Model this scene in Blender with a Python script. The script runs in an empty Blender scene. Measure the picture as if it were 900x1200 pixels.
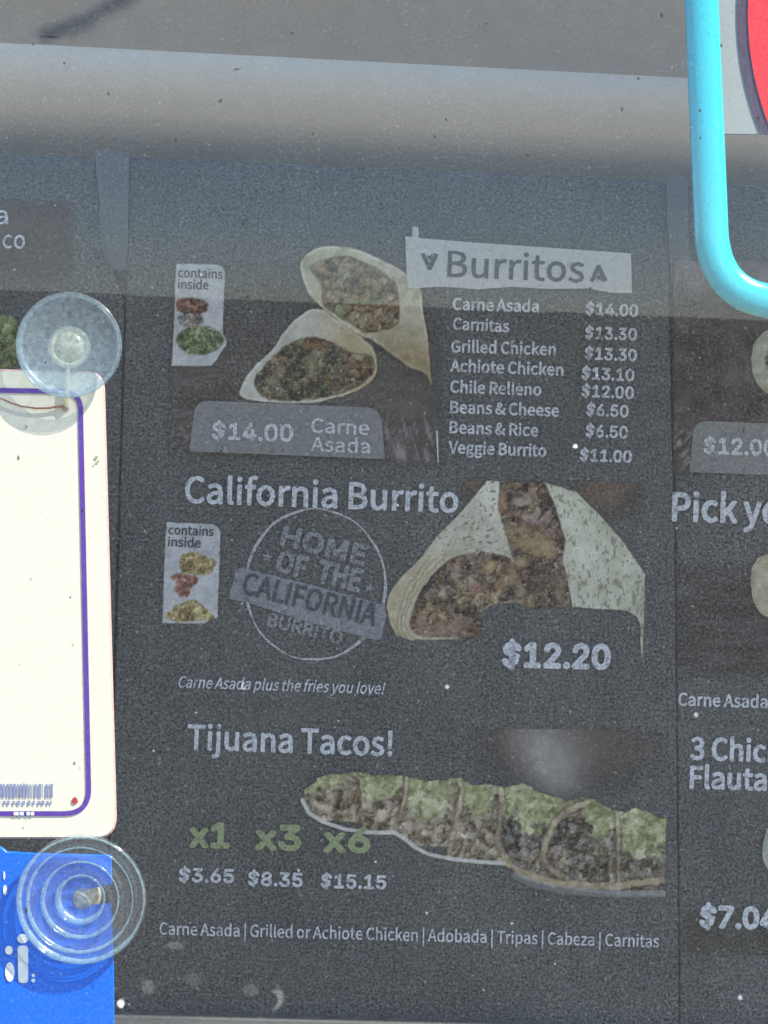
import bpy, bmesh, math, json
import numpy as np
from mathutils import Matrix, Vector

C = bpy.context.scene.collection
sc = bpy.context.scene
R = math.radians

# ------------------------------------------------------------------ camera, sky, sun, exposure
TILT = 6.46                      # the front leans out: the mirrored horizon lies a third of the way down the pane
DIST, FPX, YAW, ROLL = 1.18, 2163.0, R(2.6), R(2.0)
# board frame: u right, v up along the board, w out of the board towards the viewer
e = R(TILT)
BOARD = Matrix(((1, 0, 0, 0), (0, -math.sin(e), -math.cos(e), 0), (0, math.cos(e), -math.sin(e), 1.55), (0, 0, 0, 1)))
_d = Vector((math.sin(YAW), 0, -math.cos(YAW)))
_up, _back = Vector((0, 1, 0)), -_d
_right = _up.cross(_back)
CR = _right * math.cos(ROLL) + _up * math.sin(ROLL)
CU = _up * math.cos(ROLL) - _right * math.sin(ROLL)
CP = -_d * DIST
cam = bpy.data.cameras.new('camera')
cam.sensor_fit = 'VERTICAL'; cam.sensor_height = 24; cam.lens = FPX / 1200 * 24
cam.clip_start = 0.02; cam.clip_end = 3000
camo = bpy.data.objects.new('camera', cam); C.objects.link(camo)
m = Matrix.Identity(4)
for i in range(3):
    m[i][0], m[i][1], m[i][2], m[i][3] = CR[i], CU[i], _back[i], CP[i]
camo.matrix_world = BOARD @ m
sc.camera = camo

SUN_EL, SUN_AZ = R(46), R(54)    # high sun, from behind the viewer's right shoulder
sx, sy, sz = math.sin(SUN_AZ) * math.cos(SUN_EL), -math.cos(SUN_AZ) * math.cos(SUN_EL), math.sin(SUN_EL)
world = bpy.data.worlds.new('World'); sc.world = world; world.use_nodes = True
wn = world.node_tree
sky = wn.nodes.new('ShaderNodeTexSky'); sky.sky_type = 'NISHITA'; sky.sun_disc = False
sky.air_density = 0.55; sky.dust_density = 0.15; sky.ozone_density = 1.6; sky.sun_elevation = SUN_EL; sky.sun_rotation = math.atan2(sx, sy)
bg = wn.nodes['Background']; bg.inputs['Strength'].default_value = 0.135
wn.links.new(sky.outputs[0], bg.inputs[0])
sun = bpy.data.lights.new('sun', 'SUN'); sun.energy = 5.0; sun.angle = R(0.5); sun.color = (1, 0.95, 0.86)
suno = bpy.data.objects.new('sun', sun); C.objects.link(suno)
suno.rotation_euler = Vector((sx, sy, sz)).to_track_quat('Z', 'Y').to_euler()
vs = sc.view_settings
vs.view_transform = 'Standard'; vs.look = 'None'; vs.exposure = 1.24; vs.gamma = 1; vs.use_curve_mapping = False
sc.cycles.transparent_max_bounces = 32; sc.cycles.max_bounces = 8
sc.cycles.sample_clamp_indirect = 6

# ------------------------------------------------------------------ geometry helpers
def P(px, py, w=0.0):
    """Pixel of the photograph (900x1200) to the point of the plane w it shows, in board coordinates."""
    r = CR * ((px - 450) / FPX) - CU * ((py - 600) / FPX) - _back
    t = (w - CP.z) / r.z
    return CP + r * t

def PV(px, py, w):
    """The same for numpy arrays; returns N x 3."""
    x = (np.asarray(px, float) - 450) / FPX; y = -(np.asarray(py, float) - 600) / FPX
    r = x[:, None] * np.array(CR) + y[:, None] * np.array(CU) - np.array(_back)
    t = (w - CP.z) / r[:, 2]
    return np.array(CP) + r * t[:, None]

def pxm(w):                      # metres per pixel on plane w
    return (CP.z - w) / FPX

ORG = {}
def place(o, org):
    o.matrix_world = BOARD @ Matrix.Translation(org); ORG[o] = Vector(org)

def thing(name, label, cat, org, group=None):
    o = bpy.data.objects.new(name, None); C.objects.link(o)
    o.empty_display_size = 0.01
    place(o, org); o['label'] = label; o['category'] = cat
    if group: o['group'] = group
    return o

def mesh(name, V, F, mat, parent=None, smooth=False, label=None, cat=None, group=None, kind=None):
    V = np.asarray([tuple(v) for v in V], float)
    me = bpy.data.meshes.new(name)
    o = bpy.data.objects.new(name, me); C.objects.link(o)
    if parent is not None:
        root = parent
        while root.parent: root = root.parent
        org = ORG[root]; o.parent = parent
    else:
        org = Vector(V.mean(0)); place(o, org)
    me.from_pydata([tuple(v) for v in V - np.array(org)], [], F)
    me.materials.append(mat)
    if smooth: me.polygons.foreach_set('use_smooth', [True] * len(me.polygons))
    me.update()
    if label: o['label'] = label
    if cat: o['category'] = cat
    if group: o['group'] = group
    if kind: o['kind'] = kind
    return o

def slab(pts, w0, w1, bev=0.0):
    """Closed plate from board-plane points (u, v), counter-clockwise seen from the viewer; front at w1."""
    pts = [(p[0], p[1]) for p in pts]
    a = sum(pts[i][0] * pts[(i + 1) % len(pts)][1] - pts[(i + 1) % len(pts)][0] * pts[i][1] for i in range(len(pts)))
    if a < 0: pts = pts[::-1]
    n = len(pts); rings = [[(u, v, w0) for u, v in pts]]
    if bev > 0:
        rings.append([(u, v, w1 - bev) for u, v in pts])
        ins = []
        for i in range(n):
            p, q, s = Vector(pts[i - 1]), Vector(pts[i]), Vector(pts[(i + 1) % n])
            n1 = Vector((-(q - p).y, (q - p).x)).normalized(); n2 = Vector((-(s - q).y, (s - q).x)).normalized()
            nn = n1 + n2; nn = nn / max(0.35, nn.length_squared) * 2
            ins.append((q.x + nn.x * bev, q.y + nn.y * bev, w1))
        rings.append(ins)
    else:
        rings.append([(u, v, w1) for u, v in pts])
    V = sum(rings, []); F = [list(range(n))[::-1]]
    for k in range(len(rings) - 1):
        for i in range(n):
            j = (i + 1) % n
            F.append([k * n + i, k * n + j, (k + 1) * n + j, (k + 1) * n + i])
    F.append([(len(rings) - 1) * n + i for i in range(n)])
    return V, F

def pxslab(pts, w0, w1, bev=0.0):
    return slab([P(x, y, w1)[:2] for x, y in pts], w0, w1, bev)

def flat(pts, w):
    V = [P(x, y, w) for x, y in pts]
    a = sum(V[i].x * V[(i + 1) % len(V)].y - V[(i + 1) % len(V)].x * V[i].y for i in range(len(V)))
    if a < 0: V = V[::-1]
    return V, [list(range(len(V)))]

def rounded(pts, rad, n=6):
    """Round the corners of a pixel polygon; rad is a number or one per corner."""
    out = []; N = len(pts)
    for i in range(N):
        r = rad[i] if isinstance(rad, (list, tuple)) else rad
        p, q, s = Vector(pts[i - 1]), Vector(pts[i]), Vector(pts[(i + 1) % N])
        if r <= 0: out.append(tuple(q)); continue
        a = q + (p - q).normalized() * r; b = q + (s - q).normalized() * r
        for k in range(n + 1):
            t = k / n
            out.append(tuple(a * (1 - t) ** 2 + q * 2 * t * (1 - t) + b * t * t))
    return out

def tube(path, rad, n=14, closed=False, flatten=1.0):
    path = [Vector(p) for p in path]; N = len(path); V = []; F = []
    for i, p in enumerate(path):
        if closed: t = path[(i + 1) % N] - path[i - 1]
        else: t = path[min(i + 1, N - 1)] - path[max(i - 1, 0)]
        t.normalize()
        ref = Vector((0, 0, 1)) if abs(t.z) < 0.9 else Vector((1, 0, 0))
        s = t.cross(ref).normalized(); q = s.cross(t).normalized()
        r = rad[i] if isinstance(rad, (list, tuple)) else rad
        for k in range(n):
            a = 2 * math.pi * k / n
            V.append(p + s * math.cos(a) * r + q * math.sin(a) * r * flatten)
    for i in range(N if closed else N - 1):
        for k in range(n):
            a, b = i * n + k, i * n + (k + 1) % n
            c, d = ((i + 1) % N) * n + (k + 1) % n, ((i + 1) % N) * n + k
            F.append([a, d, c, b])
    if not closed:
        F.append(list(range(n))); F.append([(N - 1) * n + k for k in range(n)][::-1])
    return V, F

def lathe(cx, cy, prof, n=96):
    """prof: list of (radius, w); radius 0 closes it."""
    V = []; F = []; idx = []
    for r, w in prof:
        if r == 0: idx.append([len(V)] * n); V.append((cx, cy, w))
        else:
            idx.append(list(range(len(V), len(V) + n)))
            V += [(cx + r * math.cos(2 * math.pi * k / n), cy + r * math.sin(2 * math.pi * k / n), w) for k in range(n)]
    for i in range(len(prof) - 1):
        for k in range(n):
            f = [idx[i][k], idx[i][(k + 1) % n], idx[i + 1][(k + 1) % n], idx[i + 1][k]]
            f = list(dict.fromkeys(f))
            if len(f) > 2: F.append(f)
    return V, F

# ------------------------------------------------------------------ materials
def lin(c):
    c = np.asarray(c, float) / 255.0
    return np.where(c <= 0.04045, c / 12.92, ((np.maximum(c, 0) + 0.055) / 1.055) ** 2.4)
VEIL, KK = np.array((0.040, 0.044, 0.049)), np.array((0.38, 0.43, 0.455))
def ink(c):
    """Ink colour of a print that reads as sRGB c through the dusty pane, in even shade."""
    c = np.asarray(c, float); c = c * 0.8 + c.mean(-1, keepdims=True) * 0.2
    return np.clip((lin(c) - VEIL) / KK, 0.012, 0.85)

class NT:
    def __init__(s, name):
        s.m = bpy.data.materials.new(name); s.m.use_nodes = True; s.t = s.m.node_tree
        s.t.nodes.clear(); s.out = s.t.nodes.new('ShaderNodeOutputMaterial')
    def n(s, typ, **kw):
        x = s.t.nodes.new('ShaderNode' + typ)
        for k, v in kw.items():
            if k in x.inputs: s.set(x.inputs[k], v)
            else: setattr(x, k, v)
        return x
    def set(s, inp, v):
        if isinstance(v, bpy.types.NodeSocket): s.t.links.new(v, inp)
        else: inp.default_value = v
    def math(s, op, a, b=0.5, clamp=False):
        x = s.t.nodes.new('ShaderNodeMath'); x.operation = op; x.use_clamp = clamp
        s.set(x.inputs[0], a); s.set(x.inputs[1], b); return x.outputs[0]
    def ramp(s, v, lo, hi, a=0.0, b=1.0):
        x = s.t.nodes.new('ShaderNodeMapRange'); x.clamp = True
        s.set(x.inputs[0], v)
        for i, q in enumerate((lo, hi, a, b)): x.inputs[i + 1].default_value = q
        return x.outputs[0]
    def coord(s, scale=(1, 1, 1), rot=0.0):
        tc = s.n('TexCoord'); mp = s.n('Mapping'); s.t.links.new(tc.outputs['Object'], mp.inputs[0])
        mp.inputs['Scale'].default_value = scale; mp.inputs['Rotation'].default_value = (0, 0, rot)
        return mp.outputs[0]
    def noise(s, co, scale, detail=2.0, rough=0.5):
        x = s.n('TexNoise', Scale=scale, Detail=detail, Roughness=rough); s.set(x.inputs['Vector'], co)
        return x.outputs['Fac']
    def voro(s, co, scale):
        x = s.n('TexVoronoi', Scale=scale); s.set(x.inputs['Vector'], co); return x
    def mixc(s, f, a, b):
        x = s.t.nodes.new('ShaderNodeMix'); x.data_type = 'RGBA'
        s.set(x.inputs[0], f); s.set(x.inputs[6], a); s.set(x.inputs[7], b); return x.outputs[2]
    def mixs(s, f, a, b):
        x = s.n('MixShader'); s.set(x.inputs[0], f); s.t.links.new(a, x.inputs[1]); s.t.links.new(b, x.inputs[2]); return x.outputs[0]
    def schlick(s, k=1.0, normal=None, f0=0.04):
        lw = s.n('LayerWeight', Blend=0.5)
        if normal is not None: s.set(lw.inputs['Normal'], normal)
        p = s.math('POWER', lw.outputs['Facing'], 5.0)
        return s.math('MULTIPLY', s.math('ADD', s.math('MULTIPLY', p, 1 - f0), f0), k, True)
    def done(s, sh):
        s.t.links.new(sh, s.out.inputs['Surface']); return s.m

def c4(c): return (float(c[0]), float(c[1]), float(c[2]), 1.0)

def plain(name, col, rough=0.5, var=0.15, scale=200, spec=0.3, bump=0.0):
    t = NT(name); co = t.coord()
    f = t.noise(co, scale, 4)
    c = t.mixc(f, c4([v * (1 - var) for v in col]), c4([min(1, v * (1 + var)) for v in col]))
    b = t.n('BsdfPrincipled', Roughness=rough); t.set(b.inputs['Base Color'], c)
    b.inputs['Specular IOR Level'].default_value = spec
    if bump:
        bp = t.n('Bump', Strength=bump, Distance=0.0004); t.set(bp.inputs['Height'], t.noise(co, scale * 2, 3)); t.set(b.inputs['Normal'], bp.outputs[0])
    return t.done(b.outputs[0])

def printed(name, col, wear=0.5, alpha=True):
    """Ink on the board: flat colour, worn and grainy at the scale of a millimetre."""
    t = NT(name); co = t.coord()
    g = t.noise(co, 620, 3, 0.8); w = t.noise(co, 240, 3, 0.7)
    k = t.math('MULTIPLY', t.ramp(g, 0.36, 0.54, 1 - wear, 1.0), t.ramp(w, 0.36, 0.46, 1 - wear * 0.8, 1.0))
    c = t.mixc(k, c4(ink((70, 77, 82))), c4(col))
    b = t.n('BsdfPrincipled', Roughness=0.6); t.set(b.inputs['Base Color'], c)
    b.inputs['Specular IOR Level'].default_value = 0.15
    return t.done(b.outputs[0])

def picture_mat(name):
    """A printed picture: colours in the attribute 'ink', its cut-out edge in the attribute's alpha."""
    t = NT(name); co = t.coord()
    a = t.n('VertexColor'); a.layer_name = 'ink'
    g = t.noise(co, 700, 3, 0.75)
    h = t.n('HueSaturation', Color=a.outputs[0]); t.set(h.inputs['Value'], t.ramp(g, 0.3, 0.7, 0.84, 1.16))
    b = t.n('BsdfPrincipled', Roughness=0.6); t.set(b.inputs['Base Color'], h.outputs[0])
    b.inputs['Specular IOR Level'].default_value = 0.15
    tr = t.n('BsdfTransparent')
    return t.done(t.mixs(a.outputs[1], tr.outputs[0], b.outputs[0]))

M = {}
M['picture'] = picture_mat('printed_picture')
M['white_ink'] = printed('white_ink', ink((194, 200, 197)), 0.58)
M['small_ink'] = printed('small_white_ink', ink((206, 210, 207)), 0.62)
M['grey_ink'] = printed('pale_grey_ink', ink((162, 170, 174)), 0.6)
M['stamp_ink'] = printed('stamp_ink', ink((116, 125, 130)), 0.97)
M['band_ink'] = printed('stamp_band_ink', ink((114, 122, 128)), 0.6)
M['dark_ink'] = printed('dark_ink', ink((72, 80, 88)), 0.1)
M['line_ink'] = printed('stamp_line_ink', ink((146, 153, 156)), 0.7)
M['green_ink'] = printed('green_ink', ink((122, 138, 104)), 0.45)
M['tab_ink'] = printed('grey_tab_ink', ink((108, 115, 116)), 0.35)
M['box_ink'] = printed('pale_box_ink', ink((150, 160, 158)), 0.22)

def panel_mat():
    t = NT('dark_menu_board'); co = t.coord()
    a = t.ramp(t.noise(co, 14, 4, 0.6), 0.32, 0.68); b_ = t.noise(co, 640, 4, 0.75)
    st = t.noise(t.coord((500, 40, 1)), 1.0, 3, 0.6)
    c = t.mixc(a, c4(ink((36, 48, 52))), c4(ink((62, 70, 73))))
    c = t.mixc(t.ramp(b_, 0.38, 0.66, 0, 0.9), c, c4(ink((100, 107, 109))))
    c = t.mixc(t.ramp(st, 0.5, 0.8, 0, 0.25), c, c4(ink((96, 102, 106))))
    b = t.n('BsdfPrincipled', Roughness=0.6); t.set(b.inputs['Base Color'], c)
    b.inputs['Specular IOR Level'].default_value = 0.2
    return t.done(b.outputs[0])
M['panel'] = panel_mat()
M['wall'] = plain('brown_grey_plaster', (0.62, 0.475, 0.33), 0.9, 0.12, 60)
M['rail'] = plain('pale_grey_metal', (0.82, 0.78, 0.68), 0.6, 0.07, 90)
M['strip'] = plain('grey_strip', (0.14, 0.145, 0.145), 0.6, 0.15, 150)
M['gap'] = plain('dark_recess', (0.026, 0.03, 0.032), 0.8, 0.1, 90)
M['ledge'] = plain('grey_ledge', (0.17, 0.168, 0.16), 0.7, 0.15, 150)
M['white_sign'] = plain('white_sign_plastic', (0.86, 0.82, 0.665), 0.4, 0.02, 40)
M['sign_edge'] = plain('reddish_sign_edge', (0.66, 0.40, 0.37), 0.5, 0.15, 300)
M['purple'] = plain('purple_line_print', (0.115, 0.045, 0.37), 0.4, 0.1, 400)
M['blue'] = plain('blue_sign_print', (0.002, 0.16, 0.80), 0.35, 0.06, 60)
M['pale'] = plain('white_lettering', (0.82, 0.86, 0.88), 0.4, 0.03, 300)
M['barcode'] = plain('faded_blue_barcode', (0.26, 0.29, 0.50), 0.5, 0.35, 500)
M['dot'] = plain('red_dot_print', (0.50, 0.05, 0.06), 0.5, 0.15, 700)
M['speck'] = plain('brown_speck', (0.50, 0.40, 0.28), 0.7, 0.2, 900)
M['arc'] = plain('brown_arc', (0.36, 0.18, 0.13), 0.6, 0.2, 900)
M['cyan'] = plain('cyan_plastic', (0.0, 0.56, 0.67), 0.24, 0.03, 30, 0.8)
_b = next(n for n in M['cyan'].node_tree.nodes if n.type == 'BSDF_PRINCIPLED')
_b.inputs['Coat Weight'].default_value = 0.9; _b.inputs['Coat Roughness'].default_value = 0.13
M['card'] = plain('grey_white_card', (0.36, 0.37, 0.345), 0.6, 0.06, 500)
M['ring'] = plain('dark_purple_print', (0.075, 0.035, 0.065), 0.6, 0.2, 600)
M['red'] = plain('red_print', (0.80, 0.012, 0.010), 0.5, 0.06, 500)
M['asphalt'] = plain('asphalt', (0.13, 0.115, 0.095), 0.9, 0.3, 3)
M['sunshade'] = plain('sunshade_board', (0.3, 0.3, 0.29), 0.8, 0.1, 20)

def clear_plastic(name, tint, body, share, rough, ior=1.45, boost=1.0):
    """Soft clear vinyl: see-through, glossy, with a little milky body."""
    t = NT(name); co = t.coord()
    bp = t.n('Bump', Strength=0.25, Distance=0.0006); t.set(bp.inputs['Height'], t.noise(co, 260, 4, 0.65))
    tr = t.n('BsdfTransparent', Color=c4(tint))
    gl = t.n('BsdfGlossy', Roughness=rough); t.set(gl.inputs['Normal'], bp.outputs[0])
    df = t.n('BsdfDiffuse', Color=c4(body)); tl = t.n('BsdfTranslucent', Color=c4(body))
    bd = t.mixs(0.4, df.outputs[0], tl.outputs[0])
    f = t.ramp(t.noise(co, 420, 4, 0.7), 0.3, 0.7, share * 0.35, share * 1.65)
    s1 = t.mixs(f, tr.outputs[0], bd)
    return t.done(t.mixs(t.schlick(boost, bp.outputs[0]), s1, gl.outputs[0]))
M['frosted'] = clear_plastic('milky_vinyl', (0.92, 0.95, 0.97), (0.64, 0.79, 0.88), 0.20, 0.18, 1.45, 0.9)
M['vinyl'] = clear_plastic('clear_vinyl', (0.985, 0.992, 0.992), (0.80, 0.88, 0.88), 0.06, 0.10, 1.5, 1.1)
M['rim'] = clear_plastic('pale_vinyl_rim', (0.93, 0.98, 0.98), (0.62, 0.88, 0.92), 0.30, 0.14, 1.5, 2.0)
M['knob'] = clear_plastic('cream_vinyl', (0.95, 0.95, 0.88), (0.96, 0.92, 0.70), 0.62, 0.12, 1.45, 2.0)

def glass_mat():
    """Window glass with the street's dust on it."""
    t = NT('dusty_glass'); co = t.coord()
    tr = t.n('BsdfTransparent', Color=(0.965, 0.975, 0.97, 1))
    gl = t.n('BsdfGlossy', Roughness=0.012)
    s = t.mixs(t.schlick(1.3), tr.outputs[0], gl.outputs[0])
    # film and grain of pale dust
    film = t.math('MULTIPLY', t.ramp(t.noise(co, 11, 5, 0.65), 0.32, 0.7, 0.35, 1.5), t.ramp(t.noise(t.coord((60, 7, 1), 0.04), 1.0, 4, 0.6), 0.3, 0.75, 0.7, 1.45))
    grain = t.ramp(t.noise(co, 800, 3, 0.75), 0.44, 0.72, 0.0, 3.6)
    dust = t.math('MULTIPLY', t.math('MULTIPLY', film, grain), 0.025)
    # pale specks, a few big ones
    for sc_, lim, keep, amt in ((420, 0.26, 0.5, 0.08), (260, 0.17, 0.66, 0.14), (120, 0.07, 0.84, 0.30), (38, 0.02, 0.88, 0.45)):
        warp = t.n('VectorMath', operation='ADD'); t.set(warp.inputs[0], co)
        nz = t.n('TexNoise', Scale=sc_ * 3.0); t.set(nz.inputs['Vector'], co)
        scl = t.n('VectorMath', operation='SCALE'); t.set(scl.inputs[0], nz.outputs['Color']); scl.inputs['Scale'].default_value = 0.25 / sc_
        t.set(warp.inputs[1], scl.outputs[0])
        v = t.voro(warp.outputs[0], sc_)
        sel = t.n('SeparateColor'); t.set(sel.inputs[0], v.outputs['Color'])
        on = t.math('GREATER_THAN', sel.outputs[0], keep)
        k = t.math('MULTIPLY', t.math('MULTIPLY', t.ramp(v.outputs['Distance'], lim * 0.6, lim, 1, 0), on), amt)
        dust = t.math('MAXIMUM', dust, k)
    d = t.n('BsdfDiffuse', Color=(0.50, 0.51, 0.50, 1))
    s = t.mixs(dust, s, d.outputs[0])
    # dark grit: short flecks turned every way
    dark = t.ramp(t.noise(t.coord((1, 0.8, 1), 0.3), 720, 3, 0.75), 0.56, 0.74, 0.0, 0.30)
    for sc_, lim, keep, rot, st in ((76, 0.06, 0.72, 0.55, 0.5), (61, 0.05, 0.74, 1.27, 0.45), (150, 0.10, 0.78, 2.25, 0.7), (27, 0.022, 0.72, 0.95, 0.5)):
        v = t.voro(t.coord((1, st, 1), rot), sc_)
        sel = t.n('SeparateColor'); t.set(sel.inputs[0], v.outputs['Color'])
        k = t.math('MULTIPLY', t.ramp(v.outputs['Distance'], lim * 0.5, lim, 0.85, 0), t.math('GREATER_THAN', sel.outputs[1], keep))
        dark = k if dark is None else t.math('MAXIMUM', dark, k)
    b = t.n('BsdfDiffuse', Color=(0.045, 0.043, 0.04, 1))
    return t.done(t.mixs(dark, s, b.outputs[0]))
M['glass'] = glass_mat()
def clear_mat():
    t = NT('clear_glass_back'); tr = t.n('BsdfTransparent', Color=(0.985, 0.99, 0.985, 1)); return t.done(tr.outputs[0])
M['glass_back'] = clear_mat()
def spot_mat():
    t = NT('dried_dirt'); a = t.n('VertexColor'); a.layer_name = 'ink'; co = t.coord()
    k = t.math('MULTIPLY', a.outputs[1], t.ramp(t.noise(co, 700, 3, 0.7), 0.3, 0.65, 0.35, 1.0))
    d = t.n('BsdfDiffuse'); t.set(d.inputs[0], a.outputs[0]); tr = t.n('BsdfTransparent')
    return t.done(t.mixs(k, tr.outputs[0], d.outputs[0]))
M['spot'] = spot_mat()

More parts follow.
